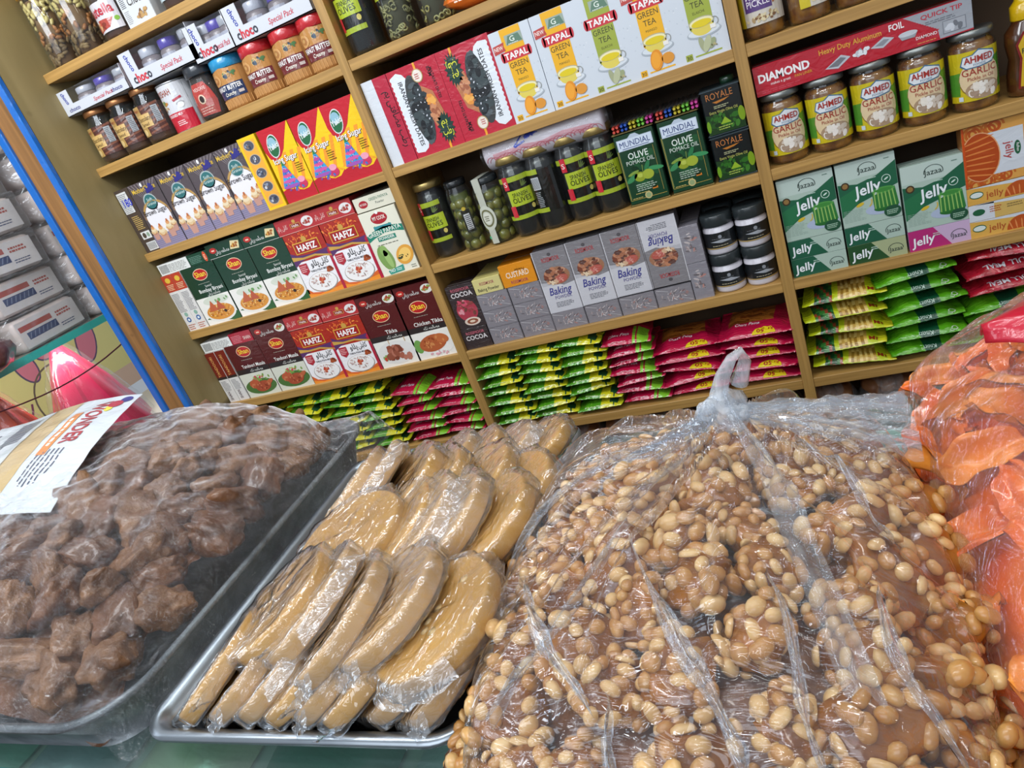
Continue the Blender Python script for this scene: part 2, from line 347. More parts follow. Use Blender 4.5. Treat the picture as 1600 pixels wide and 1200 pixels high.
def cone(name, x, y, h, r, col, col2, lean, label):
    e = empty(name, (x, y, .196)); mb = MB()
    def f(u, v):
        a_ = u*2*math.pi; rr_ = r*(1-v)**.85*(1+.10*math.sin(a_*5+v*3)+.05*noise.noise(Vector((math.cos(a_)*2, math.sin(a_)*2, v*4+h*9))))+.003
        return (rr_*math.cos(a_)+lean[0]*v, 1.25*rr_*math.sin(a_)+lean[1]*v, h*v)
    mb.grid(f, 48, 20, ink(col, 'shiny'), lambda u, v: ink(col if (u*9) % 1 > .3 else col2, 'shiny')); mb.obj('cone', e)
    mb = MB(); mb.grid(lambda u, v: tuple(Vector(f(u, v*.98))*1.0+Vector((math.cos(u*6.283), math.sin(u*6.283), .3))*(.008+.006*noise.noise(Vector((u*12, v*5, 3))))), 60, 16, film('cone_wrap', .03, 'ffffff', .1, .9, (40, 40, 12)))
    mb.obj('plastic_wrap', e); tag(e, label, 'cone', 'bagged cones in the display case'); return e
cone('wrapped_cone', -.97, -.055, .262, .095, 'c01048', 'a80c3c', (.03, -.02), 'deep pink cone in clear plastic standing nearest the blue post')
cone('wrapped_cone', -.95, -.27, .255, .085, 'd8481c', 'b83414', (.02, -.01), 'orange-red cone in clear plastic at the left edge of the photo')
tag(MB().tube([(-.76, -.5+.6*t, .455-.05*math.sin(math.pi*t)*1.0-.012) for t in [i/14 for i in range(15)]], .0016, ink('4a1420'), 6).obj('string'), 'dark red string sagging across the display case opening', 'string')
# rusk packets
RFILM = film('packet_film', .07, 'ffffff', .1, .8, (50, 30, 50), 1.5)
def rusk():
    e = empty('striped_packet'); mb = MB(); mb.box(-.10, 0, -.085, .085, 0, .068, ink('c8bab4'), .012, 3)
    A = Art().rect(-8, .6, 8, 6.2, 'd6d0ce', 1).rect(-7.6, 4.1, 1, 5.2, 'a8483c', 2).rect(-6.4, 2.1, 1.6, 3.6, '2c3c66', 2)
    for i in range(7): A.poly([(-6.2+i*1.1, 2.3), (-5.9+i*1.1, 2.3), (-5.2+i*1.1, 3.4), (-5.5+i*1.1, 3.4)], '6d7894', 3)
    A.lines(2.2, 3.9, 6.6, 5.2, 2, 'a8483c', 3, .6).lines(2.2, 1.6, 6, 2.6, 2, '2c3c66', 3, .4)
    A.emit(mb, lambda x, y, L: (.0002+LO*L, x*.01, y*.01)); mb.obj('packet', e)
    mb = MB()
    def f(u, v):
        a_ = v*2*math.pi; s_ = .5-abs(u-.5); q = min(1, s_*9)
        n_ = .004*noise.noise(Vector((u*14, math.cos(a_)*3, math.sin(a_)*3)))
        return (-.05+(.056+n_)*max(-1, min(1, 1.5*math.cos(a_)))*(.35+.65*q), (u-.5)*.235, .036+(.039+n_)*max(-1, min(1, 1.5*math.sin(a_)))*(.25+.75*q))
    mb.grid(f, 40, 40, RFILM); mb.obj('plastic_bag', e); return e
R0_ = rusk(); first = True
nm = ['bottom', 'second', 'third', 'fourth', 'fifth', 'sixth', 'seventh']
for j, yy in enumerate((.10, -.12, -.34)):
    for i in range(7):
        o = R0_ if first else dup(R0_); first = False
        o.location = (-.858+.008*rr.uniform(-1, 1), yy+.012*rr.uniform(-1, 1), .470+.0765*i); o.rotation_euler = (rr.uniform(-.03, .03), 0, rr.uniform(-.06, .06))
        tag(o, 'clear bagged packet with red and blue stripes, '+nm[i]+' layer, '+['pile nearest the blue post', 'middle pile', 'pile farthest left'][j], 'packet', 'striped packets piled on the teal shelf')
mb = MB(); mb.blob((0, 0, .03), (.05, .06, .032), ink('4a2428', 'shiny'), 3, .3, 3); mb.tube([(0, 0, .05), (.01, 0, .075), (0, .01, .1)], [.02, .008, .022], film('bag_neck', .3), 12)
tag(mb.obj('tied_bag', loc=(-.80, -.315, .470)), 'dark maroon tied plastic bag hanging over the teal shelf edge', 'bag')
# ------------------------------------------------------------------ packs on the low shelf under the counter line
mb = MB(); 
for k in range(12): mb.blob(((k % 3-1)*.024, -.01, .022+.032*(k//3)), (.018, .035, .018), noisy('brown_bun', '6b3d24', 'a8744c', 30, .5), k, .2, 2)
e = empty('biscuit_bag', (0, .03, -.25)); mb.obj('biscuits', e); MB().blob((0, 0, .073), (.045, .06, .075), film('bag_film', .15, 'ffffff', .1), 9, .2, 3).obj('plastic_bag', e)
for k in range(11):
    o = e if k == 0 else dup(e); o.location = (.05+.098*k, .07+.01*(k % 3), -.186); 
    tag(o, 'small clear bag of brown biscuits on the lowest shelf, '+['first', 'second', 'third', 'fourth', 'fifth', 'sixth', 'seventh', 'eighth', 'ninth', 'tenth', 'eleventh'][k]+' from the left', 'bag', 'biscuit bags on the lowest shelf')
# ================================================================== cartons
ORD = ['first', 'second', 'third', 'fourth', 'fifth', 'sixth', 'seventh', 'eighth', 'ninth', 'tenth', 'eleventh', 'twelfth', 'thirteenth', 'fourteenth', 'fifteenth', 'sixteenth', 'seventeenth', 'eighteenth', 'nineteenth', 'twentieth']
def put(o, x, z, y=.008, label=None, cat=None, group=None, rz=0):
    o.location = (x, y, z); o.rotation_euler = (0, 0, rz); tag(o, label, cat, group); return o
def cup(A, cx, cy, s):        # cupcake
    A.poly([(cx-1.1*s, cy+1.3*s), (cx+1.1*s, cy+1.3*s), (cx+.8*s, cy-.9*s), (cx-.8*s, cy-.9*s)], 'c9998a', 3)
    for i in range(6): A.rect(cx-.75*s+i*.3*s, cy-.85*s, cx-.68*s+i*.3*s, cy+1.3*s, 'a87868', 4)
    A.ell(cx, cy+1.5*s, 1.25*s, .65*s, 'd8bc90', 5).ell(cx, cy+2.1*s, .95*s, .55*s, 'e4d0ac', 6).ell(cx, cy+2.7*s, .6*s, .5*s, 'd79a66', 7).ell(cx+.1*s, cy+3.2*s, .28*s, .4*s, 'b8693c', 8)
    A.arc(cx, cy+1.8*s, .8*s, 1.0*s, 190, 330, 'c98a58', 7)
A = Art('wrap'); A.rect(-3.9, 0, 3.9, 13.6, '50464a', 0)
for i in range(9): A.poly([(-.1, 9), (-3.6+i*.9-.1, 13.5), (-3.6+i*.9+.15, 13.5)], '857a7c', 1)
A.rect(-3.9, 0, 3.9, 2.9, '8c84a0', 1)
for i in range(7): A.rect(-3.9, .3+i*.38, 3.9, .38+i*.38, '6a6480', 2)
A.ell(.2, 6.2, 3.7, 3.7, '8a6c50', 1, 0, 26, 0, 180).ell(.2, 6.0, 3.3, 3.2, 'e6e2e6', 2).ell(.1, 9.4, 1.75, 1.7, 'a9b4b4', 2).ell(.1, 9.4, 1.5, 1.45, '2c6a6c', 3)
A.arc(.2, 6.0, 3.35, 3.7, 25, 155, 'b9924e', 3)
A.text('Soft', .1, 9.6, .6, 'cfe0dc', 4, 1.5).text('Grained', .1, 8.7, .6, 'cfe0dc', 4, 2.4)
A.text('MotherChoice', 0, 11.7, .95, 'd8b23c', 3, 6.4, 1).text('Brown Sugar', .1, 6.9, 1.15, '241c20', 9, 6.4)
A.ell(-.2, 13, .28, .4, 'f0f0f0', 4)
for q in [(-2.9, 2.5, .72), (2.9, 3.0, .72), (-.9, 1.5, .95), (1.5, 2.3, .85)]: cup(A, *q)
A.poly([(.3, 11), (2.6, 11.4), (2.4, 12.6), (1.7, 12.9), (1.1, 11.9), (.5, 12.4)], '2c2a7a', 5)
BS = carton('brown_sugar_box', .0785, .136, .05, '3c3436', A, kind='wrap')
for i, x in enumerate((-.554, -.475, -.398, -.325)):
    put(BS if i == 0 else dup(BS), x, .5625, .010+.002*i, 'grey and white box of soft brown sugar with cupcakes, '+ORD[i]+' front-facing one from the left', 'box', 'brown sugar boxes')
A = Art('wrap').rect(-2, 0, 2, 13.6, '463a34', 0).rect(-1.8, 8.6, .9, 13, 'd6d6d4', 1).lines(-1.6, 8.8, .8, 12.8, 12, '77777a', 2).rect(-1, 2.8, 1.6, 4.4, 'd8d8d6', 1).ell(-.2, 3.6, .5, .6, '4a4238', 2).ell(.9, 3.6, .4, .5, '8aa08a', 2)
A.rect(-.9, .3, 1.8, 2.1, 'cfcfcf', 1)
for i in range(9): A.rect(-.7+i*.26, .5, -.6+i*.26, 1.9, '333333', 2)
A.lines(-1, 5, 1.5, 8, 8, 'c9a860', 2).text('180', .1, 10, 1.6, '1c30b8', 4, 2.4, 1)
put(carton('brown_sugar_box', .04, .136, .078, '3c3030', A, kind='wrap'), -.612, .5625, .010, 'brown sugar box turned sideways against the side panel, blue handwritten 180 on it', 'box', 'brown sugar boxes')
# icing sugar
A = Art('shiny').rect(-3.6, 0, 3.6, 13.9, 'f2c40c', 0)
for i in range(4): A.poly([(-3.6+i*1.7, 3), (-2.9+i*1.7, 3), (-1+i*1.7, 9), (-1.8+i*1.7, 9)], 'f0982a', 1)
A.poly([(-3.6, 13.9), (3.5, 13.9), (1.9, 11.6), (.6, 9.6), (-.6, 8.5), (-2.2, 8.0), (-3.1, 8.6), (-3.6, 10.0)], 'c01828', 2)
for i in range(3): A.poly([(-3.3+i*.2, 8.6-i), (-2.9+i*.2, 8.2-i), (1.6+i, 2.6), (1.0+i, 2.6)], 'f0a020', 1.5)
A.poly([(-3.6, 0), (3.6, 0), (3.6, 2.6), (2.4, 1.7), (1.0, 1.6), (-.8, 2.2), (-2.4, 2.7), (-3.6, 2.4)], 'bb1526', 5).ell(-1.3, 10.6, 1.3, 2.15, 'd9d9d9', 4, -12).ell(-1.3, 10.6, 1.15, 1.95, '24663c', 5, -12).ell(-1.3, 11.2, .9, 1.0, '8fb8c8', 6, -12)
A.text('Yakid', -1.3, 10.1, 1.0, 'f4f4f0', 7, 2.3, 1, .2, 12).text('Icing Sugar', .1, 7.35, 1.15, '4a1418', 6, 5.5, 2.4).text('Icing Sugar', .05, 7.4, 1.1, 'ffffff', 7, 5.4, .6)
def cake(A, cx, cy, s):
    A.ell(cx+2.6*s, cy-.2*s, 1.1*s, .9*s, 'c8305a', 6).ell(cx+2.6*s, cy+.7*s, .9*s, .6*s, 'e89ab0', 7)
    for i, (r, c1, c2) in enumerate([(2.0, '3c8cc8', 'a050a8'), (1.55, '3ca0d8', 'c858a0'), (1.1, '4a6cc0', 'd8508c'), (.7, '3c9ccc', 'b04898')]):
        A.poly([(cx-r*s, cy+i*1.05*s), (cx+r*s, cy+i*1.05*s), (cx+(r-.35)*s, cy+(i+1)*1.05*s), (cx-(r-.35)*s, cy+(i+1)*1.05*s)], c1, 7).ell(cx, cy+i*1.05*s, r*1.04*s, .34*s, c2, 8)
        A.blobs(cx, cy+(i+.5)*1.05*s, r*.7*s, .3*s, 6, ['d84a4a', 'e8a0c0', '2860b0'], .16*s, 8)
    A.poly([(cx-.4*s, cy+4.1*s), (cx+.4*s, cy+4.1*s), (cx, cy+5.1*s)], '2c7c50', 8).blobs(cx+.9*s, cy-.7*s, 1.6*s, .45*s, 12, ['3c6cb8', '8a3c80', 'c84a68'], .35*s, 8)
cake(A, -1.1, 2.9, .95); A.lines(1.4, 4.8, 3.1, 6.8, 5, '6a4a10', 4)
IS = carton('icing_sugar_box', .0715, .139, .05, 'd8ac10', A, kind='shiny')
for i, x in enumerate((-.204, -.130, -.058)):
    put(IS if i == 0 else dup(IS), x, .5625, .008, 'red and yellow icing sugar box showing a blue cake, '+['leftmost', 'middle', 'rightmost'][i]+' of the row', 'box', 'icing sugar boxes')
A = Art('shiny').rect(-2.1, 0, 2.1, 13.9, 'f0c010', 0).rect(-1.6, .5, 1.6, 13.2, 'eda838', 1)
for i in range(5): A.ell(0, 1.8+i*2.6, 1.25, .98, 'b8a890', 2).ell(0, 1.8+i*2.6, 1.1, .85, '50505c', 3).blobs(0, 1.8+i*2.6, .8, .5, 9, ['8a94a8', '2c3448', 'c8c8cc', '7a6a60'], .28, 4)
put(carton('icing_sugar_box', .043, .139, .07, 'd8ac10', A, kind='shiny'), -.266, .5625, .006, 'icing sugar box turned sideways, yellow side with five round photos', 'box', 'icing sugar boxes')
# masala boxes
def plate_rice(A, cx, cy, rx, ry, green=True):
    if green: A.poly([(cx-rx*1.15, cy-ry*.5), (cx+rx*1.1, cy-ry*1.4), (cx+rx*1.15, cy-ry*.4), (cx, cy+ry*.3)], '2c5c30', 2)
    A.ell(cx, cy-.15, rx*1.05, ry*1.0, 'e8e4dc', 3).ell(cx, cy, rx*.95, ry*.85, 'd89038', 4).blobs(cx, cy+.2, rx*.82, ry*.68, 130, ['e8a83c', 'f0d088', 'b85c20', 'd87828', 'f4e0b0', '7a3c18'], .22, 5, 3)
    A.poly([(cx-rx*.7, cy+ry*.2), (cx-rx*.35, cy+ry*1.35), (cx-rx*.05, cy+ry*.2)], 'c0603c', 7).poly([(cx-rx*.1, cy+ry*.25), (cx+rx*.12, cy+ry*1.3), (cx+rx*.45, cy+ry*.2)], 'b8563a', 7)
    A.ell(cx+rx*.35, cy-.1, .4, .35, '3c2420', 8)
def shan_front(top, mid, title, food):
    A = Art('shiny').rect(-4.6, 0, 4.6, 13.2, 'eeeae2', 0).rect(-4.6, 6.2, 4.6, 13.2, top, 1)
    if mid: A.rect(-4.6, 5.9, 4.6, 7.1, mid, 2)
    A.ell(0, 11.2, 2.0, 1.3, 'e8c8a0', 2).ell(0, 11.2, 1.85, 1.15, 'b81c24', 3).text('Shan', 0, 10.75, 1.15, 'f4d23c', 4, 2.9, 1.5)
    A.lines(-1.8, 9.2, 1.8, 9.45, 1, 'a0a090', 3).text(title, .8, 7.3, .85, 'f0f0ea', 4, min(6.6, len(title)*.55), .8)
    if len(title) > 9 and 'Bombay' in title: A.text('Special', .6, 8.35, .5, 'e0e0d8', 4, 1.8)
    A.text(urdu('مصالحہ بریانی' if 'Bir' in title else 'مصالحہ تکہ'), 1, 6.2 if mid else 6.45, .7, 'e8e8e0', 4, 3.6)
    food(A); return A
def f_bir(A): A.ell(.5, 5.2, 3.6, 1.0, 'd4d8c8', 2).blobs(1.8, 5.1, 2, .5, 8, ['6c9c58', 'e8ece0'], .4, 3); plate_rice(A, .3, 2.5, 4.0, 2.1)
def f_tan(A): A.rect(-4.6, 0, 4.6, 5.9, 'd8d8c8', 1).ell(0, 2.4, 4.4, 1.9, '4c7038', 2).blobs(.9, 4.2, 2.6, .8, 26, ['7ca048', 'a8c068', 'c8405a'], .45, 3).ell(-1.4, 3.1, 1.5, 1.1, 'b85838', 5).ell(.6, 2.3, 2.3, 1.25, 'a84c30', 6, 10).ell(2.7, 3.0, 1.3, .5, 'b8603c', 7, 25).blobs(0, 2.5, 2.4, 1.0, 22, ['c87850', '8a3820', 'a04830'], .35, 7)
def f_tik(A): A.ell(0, 3, 4.4, 2.6, 'e4e0dc', 2).blobs(-2.5, 2.5, 1.2, 1.2, 8, ['88a860', 'c83c30'], .5, 3).blobs(.4, 2.8, 3.2, 1.6, 26, ['94503c', 'a8604c', '7c3c2c', 'b87460'], .85, 4, 1.4).rect(-1, 5, -.8, 6, 'c8a880', 4).rect(2.8, 5, 3, 6, 'c8a880', 4)
def f_chk(A): A.ell(.4, 2.6, 4.2, 2.2, 'ece8e2', 2).ell(-3.4, 3, 1, 1.5, '70a050', 3).ell(0, 3.2, 3.2, 1.8, 'b45c34', 4, 8).ell(2.2, 3.9, 1.6, 1.0, 'c06a3c', 5, -20).blobs(.2, 3.1, 2.6, 1.3, 26, ['d08850', '94431f', 'b86438'], .4, 6).blobs(1.2, .9, 2.4, .5, 12, ['f0ece8', 'e0a8b0'], .4, 6)
def lid(topc, food, w=9.2):
    A = Art('shiny').rect(-w/2, 0, w/2, 3.0, topc, 0).ell(-3, 1.7, .9, .6, 'b82c28', 1).rect(-3.4, 1.5, -2.6, 1.8, 'f0c8b0', 2)
    A.text(urdu('مصالحہ بریانی'), -.8, .8, .9, 'e8e8e4', 2, 3.8).rect(-w/2, .05, w/2, .14, 'c8c8c0', 2)
    if food == 'rice': A.poly([(1.4, .9), (3.7, .7), (4.3, 2.2), (2.2, 2.6)], 'e0d0a0', 1).blobs(2.9, 1.6, .9, .55, 16, ['d8a040', 'e8c880', '9c5828'], .3, 2)
    else: A.ell(3.0, 1.5, 1.35, .95, 'e4e0d8', 1).blobs(3.0, 1.6, .9, .55, 12, ['b85c38', 'a04428', '88a050'], .35, 2)
    return A
def hafiz_front():
    A = Art('shiny').rect(-4.6, 0, 4.6, 13.2, 'f0ecee', 0).rect(-4.6, 7.4, 4.6, 13.2, 'a8281c', 1).blobs(0, 11.6, 4.2, 1.4, 90, ['d8642c', 'e8883c', 'c8441c', '8c1c14'], .32, 2, 2.4)
    A.poly([(-4.6, 9.6), (-3, 8.8), (0, 8.5), (4.6, 8.9), (4.6, 7.0), (2.6, 7.9), (-.5, 8.0), (-3, 7.4), (-4.6, 6.6)], '5a3064', 3).poly([(-4.6, 8.8), (-2, 8.2), (1, 8.3), (4.6, 7.4), (4.6, 7.0), (1, 7.9), (-2, 7.8), (-4.6, 7.9)], 'c89c48', 4)
    A.poly([(4.6, 0), (4.6, 9), (4.0, 8.3), (3.9, 0)], 'b0203c', 4)
    A.rect(-3.1, 9.0, 3.1, 11.3, 'd8a83c', 5).rect(-2.9, 9.2, 2.9, 11.1, 'a01c1c', 6).ell(0, 11.7, .6, .6, 'c89c48', 6).text('HAFIZ', 0, 9.5, 1.3, 'f8f4f0', 7, 4.6, 2)
    A.poly([(-3.9, 7), (-1.9, 7), (-1.9, 5.2), (-2.9, 4.5), (-3.9, 5.2)], 'b02838', 5).lines(-3.7, 5.3, -2.1, 6.8, 4, 'e8b0b0', 6)
    A.text(urdu('کابلی'), 2.2, 6.0, 1.2, '201c20', 5, 2.2, .6).text(urdu('پلاو'), -.1, 6.0, 1.2, '201c20', 5, 1.9, .6).text('KABULI PULAO MASALA', .7, 4.9, .42, '202030', 5, 4.6, .8)
    A.poly([(-4.6, 2.0), (-3.4, .9), (0, .3), (3.9, 1.8), (3.9, 0), (-4.6, 0)], 'd8642c', 2).poly([(-4.6, .8), (-2, .2), (3.9, .9), (3.9, 0), (-4.6, 0)], 'e89030', 3)
    A.ell(0, 2.5, 3.5, 2.1, '9c8c80', 3).ell(0, 2.6, 3.35, 1.95, 'f2eeec', 4).blobs(0, 2.7, 2.7, 1.45, 46, ['d8ccc4', 'b89c98', 'f4f0ec', 'c8a8a0', '98847c'], .33, 5, 3).blobs(0, 2.7, .9, .6, 14, ['a83024', 'c04030', 'd07850'], .35, 7).blobs(3.0, 4.6, .8, .4, 8, ['a84c24', '7c3418'], .4, 5)
    return A
def lid_hafiz(): return Art('shiny').rect(-4.6, 0, 4.6, 3.0, 'b43034', 0).rect(-4.6, .05, 4.6, .14, 'e0b0a0', 1).text(urdu('کابلی پلاو'), -3.1, 1.1, .9, 'f0d0c8', 2, 2.4).rect(-1.2, .9, 1.2, 1.8, 'c89c48', 1).rect(-1.1, 1.0, 1.1, 1.7, '8c1c1c', 2).text('Hafiz', 0, 1.1, .5, 'f0e0d8', 3, 1.6, 1).ell(0, 2.2, .4, .35, 'c89c48', 2).ell(3.0, 1.5, 1.4, 1.0, 'e8e2e0', 1).blobs(3.0, 1.5, 1.0, .6, 14, ['b08880', 'd8c8c4', 'a83830'], .3, 2)
def spine(c1, c2, mark): 
    A = Art('shiny').rect(-1.4, 0, 1.4, 13.2, 'dedad6', 0).rect(-1.4, 9.4, 1.4, 13.2, c1, 1).ell(0, 12, .7, .6, 'e0b840', 2).lines(-1.0, 9.8, 1.0, 11.2, 4, 'e8c8a0', 2)
    A.lines(-1.1, 4.6, 1.1, 9, 14, '76767c', 2).ell(0, 3.9, .5, .5, '8ab0a0', 2).ell(0, 2.6, .6, .6, c2, 2).ell(0, 2.6, .3, .3, 'e0e8e8', 3).lines(-1.1, .3, 1.1, 1.7, 3, 'b8603c', 2); return A
green, maroon = '163a28', '54161a'
BIR = carton('biryani_masala_box', .0925, .132, .08, green, shan_front(green, None, 'Bombay Biryani', f_bir), kind='shiny')
HAF = carton('pulao_masala_box', .0905, .132, .08, 'a8281c', hafiz_front(), kind='shiny')
for i, x in enumerate((-.527, -.431, -.336)): put(BIR if i == 0 else dup(BIR), x, .375, .008, 'dark green biryani spice box standing, '+['beside the two spines', 'middle of three', 'next to the red pulao boxes'][i], 'box', 'spice boxes')
for i, x in enumerate((-.245, -.155)): put(HAF if i == 0 else dup(HAF), x, .375, .008, 'red and white pulao spice box standing on the upper spice shelf, '+['left', 'right'][i]+' of the pair', 'box', 'spice boxes')
SPG = carton('biryani_masala_box', .028, .132, .09, 'dedad6', spine('b8402c', '2c5c9c', 0), kind='shiny')
put(SPG, -.6185, .375, .008, 'spice box turned edge-on against the side panel, white and red spine, upper spice shelf', 'box', 'spice boxes'); put(dup(SPG), -.590, .375, .008, 'spice box turned edge-on, second white and red spine from the side panel, upper spice shelf', 'box', 'spice boxes')
A = Art().rect(-4.1, 0, 4.1, 12.7, 'e2dfcc', 0).ell(0, 11.1, 1.8, 1.1, 'a8202c', 2).ell(-.1, 12.2, .3, .3, 'f0f0f0', 3).text('MY COOK', 0, 10.8, .75, 'f2ece0', 3, 2.8, 1).arc(0, 10.4, 1.6, 2.0, 200, 340, '78a868', 1)
A.rect(-1.9, 9.0, 2.0, 9.7, '3c8c94', 2)
A.poly([(-4.1, 7.0), (-2.5, 7.6), (0, 8.2), (2.6, 8.0), (4.1, 7.6), (4.1, 8.9), (2.6, 9.2), (0, 9.4), (-2.5, 8.9), (-4.1, 8.3)], '22806a', 2).text('GREEN PAPAYA', 0, 8.1, .9, 'f0f0e4', 4, 7.4, .6, 0, 3).rect(-2, 6.75, 2, 7.6, '22806a', 2).text('POWDER', 0, 6.95, .55, 'f4f4ea', 3, 3.4, 1).lines(-2.6, 6.0, 2.6, 6.35, 1, '6a6a5c', 2)
A.ell(-1.9, 3.4, 1.5, 2.6, '7c9c54', 3, 12).ell(-1.8, 4.9, .8, 1.1, '8cae60', 4).ell(-1.5, 3.2, .6, 1.9, '9cba70', 4, 10).ell(2.2, 3.2, 1.7, 2.1, 'e0a040', 3, -50).ell(2.2, 3.2, 1.2, 1.5, 'f0c468', 4, -50).blobs(1.7, 2.9, 1.2, .4, 14, ['2c3020', '4c5c38', '6c7c50'], .22, 5).poly([(-2.6, .9), (1, 1.5), (.9, .3), (-2.4, -.0+.1)], '3c9484', 4).text('NO', -1.6, .5, .7, 'f0f4ec', 5, 1.1, 1).lines(-.7, .6, .7, 1.2, 2, 'd8f0e8', 5).lines(2.6, .4, 3.8, 1.2, 2, '8a8a80', 3)
put(carton('papaya_powder_box', .083, .127, .04, 'd8d4be', A), -.0685, .375, .008, 'cream green papaya powder box standing beside the post', 'box', 'spice boxes')
def lying(name, w, d, art, base, x, z, lab, h=.024): put(carton(name, w, h, d, base, art, kind='shiny'), x, z+.1325, .010, lab, 'box', 'spice boxes lying on top')
bar = Art('shiny').rect(-4.3, 0, 4.3, 2.4, 'e4e4e0', 0).lines(-1.4, .3, 3.8, 2.1, 6, '90908c', 1)
for i in range(12): bar.rect(-3.9+i*.2, .3, -3.8+i*.2, 2.1, '303030', 1)
lying('spice_box', .085, .132, bar, 'e0e0dc', -.5845, .375, 'white spice box end with a barcode, lying at the left of upper spice shelf')
lying('spice_box', .056, .132, Art('shiny').rect(-2.8, 0, 2.8, 2.4, '1c4430', 0).lines(-2.4, .4, 1, 2, 5, '6c9080', 1).ell(1.9, 1.2, .5, 1.1, 'd85030', 1).lines(1.6, .6, 2.2, 1.8, 4, 'f0e0c0', 2), green, -.5125, .375, 'green spice box end with orange oval, lying between the barcode end and the green lids')
def crop(A, y): return A
for i, x in enumerate((-.4375, -.344)): lying('biryani_masala_box', .0915, .132, lid(green, 'rice'), green, x, .375, 'dark green biryani spice box lying on top of the green boxes, '+['left', 'right'][i]+' one', .031)
for i, x in enumerate((-.251, -.159)): lying('pulao_masala_box', .0905, .132, lid_hafiz(), 'a82c2c', x, .375, 'red pulao spice box lying on top of the upper spice shelf row, '+['left', 'right'][i]+' one', .031)
A = Art().rect(-4.3, 0, 4.3, 2.7, 'dcd8c4', 0).ell(-2.4, 1.3, 1.0, .7, 'a8202c', 1).text('MY COOK', -2.4, 1.1, .4, 'f2ece0', 2, 1.5, 1).text('GREEN PAPAYA', 1.2, 1.6, .55, '2c6c54', 1, 4.2, .5).text('Powder', 1.2, .8, .5, '3c4c44', 1, 1.9)
lying('papaya_powder_box', .087, .127, A, 'dcd8c4', -.0655, .3715, 'cream papaya powder box lying on top beside the post', .027)
# lower spice shelf
TAN = carton('tandoori_masala_box', .093, .128, .08, maroon, shan_front(maroon, '2c2426', 'Tandoori Masala', f_tan), kind='shiny')
for i, x in enumerate((-.523, -.429)): put(TAN if i == 0 else dup(TAN), x, .1875, .008, 'maroon tandoori spice box with chicken on leaves, '+['beside the two spines', 'beside the red pulao boxes'][i], 'box', 'spice boxes')
for i, x in enumerate((-.3365, -.2465)):
    o = dup(HAF); o.scale = (.98, 1, .965); put(o, x, .1875, .008, 'red and white pulao spice box standing on the lower spice shelf, '+['left', 'right'][i]+' of the pair', 'box', 'spice boxes')
o = carton('tikka_masala_box', .0935, .128, .08, maroon, shan_front(maroon, '2c2426', 'Tikka', f_tik), kind='shiny'); put(o, -.1535, .1875, .008, 'maroon tikka spice box with cubed meat on skewers, lower spice shelf', 'box', 'spice boxes')
o = carton('chicken_tikka_box', .092, .128, .08, maroon, shan_front(maroon, '2c2426', 'Chicken Tikka', f_chk), kind='shiny'); put(o, -.0655, .1875, .008, 'maroon chicken tikka spice box beside the post, lower spice shelf', 'box', 'spice boxes')
A = Art('shiny').rect(-1.4, 0, 1.4, 12.8, 'dcd8d4', 0).rect(-1.4, 6.4, 1.4, 12.8, '742018', 1).text('TANDOORI', .1, 9.2, .75, 'e0a860', 2, 5.2, .6, 0, 90).rect(-1.4, 5.9, 1.4, 6.5, '2c2426', 2).lines(-1, 3, 1, 5.6, 8, '7c7c80', 2).text('SHAN', 0, 1.6, .8, '503040', 2, 2.2, 1, 0, 90)
SPM = carton('tandoori_masala_box', .0285, .128, .09, 'dcd8d4', A, kind='shiny')
put(SPM, -.6175, .1875, .008, 'spice box turned edge-on against the side panel, maroon spine, lower spice shelf', 'box', 'spice boxes'); put(dup(SPM), -.5875, .1875, .008, 'spice box turned edge-on, second maroon spine from the side panel, lower spice shelf', 'box', 'spice boxes')
z = .1875-.0035
lying('spice_box', .083, .128, bar, 'e0e0dc', -.5855, z, 'white spice box end with a barcode, lying at the left of lower spice shelf', .024)
lying('spice_box', .062, .128, Art('shiny').rect(-3.1, 0, 3.1, 2.8, 'ac2438', 0).lines(-2.6, .5, .2, 2.3, 5, 'd88890', 1).text('SHAN', 1.6, .9, .8, 'e8d0c8', 2, 2.0, 1), 'ac2438', -.5125, z, 'crimson spice box end lying beside the barcode end on the lower spice shelf', .028)
lying('tandoori_masala_box', .095, .128, lid(maroon, 'x'), maroon, -.4325, z, 'maroon spice box lying on top of the tandoori boxes', .030)
for i, x in enumerate((-.3395, -.2455)): lying('pulao_masala_box', .0915, .128, lid_hafiz(), 'a82c2c', x, z, 'red pulao spice box lying on top of the lower spice shelf row, '+['left', 'right'][i]+' one', .031)
lying('tikka_masala_box', .094, .128, lid(maroon, 'x'), maroon, -.1525, z, 'maroon spice box lying on the tikka box', .030)
lying('chicken_tikka_box', .091, .128, lid(maroon, 'x'), maroon, -.0635, z, 'maroon spice box lying on the chicken tikka box beside the post', .030)
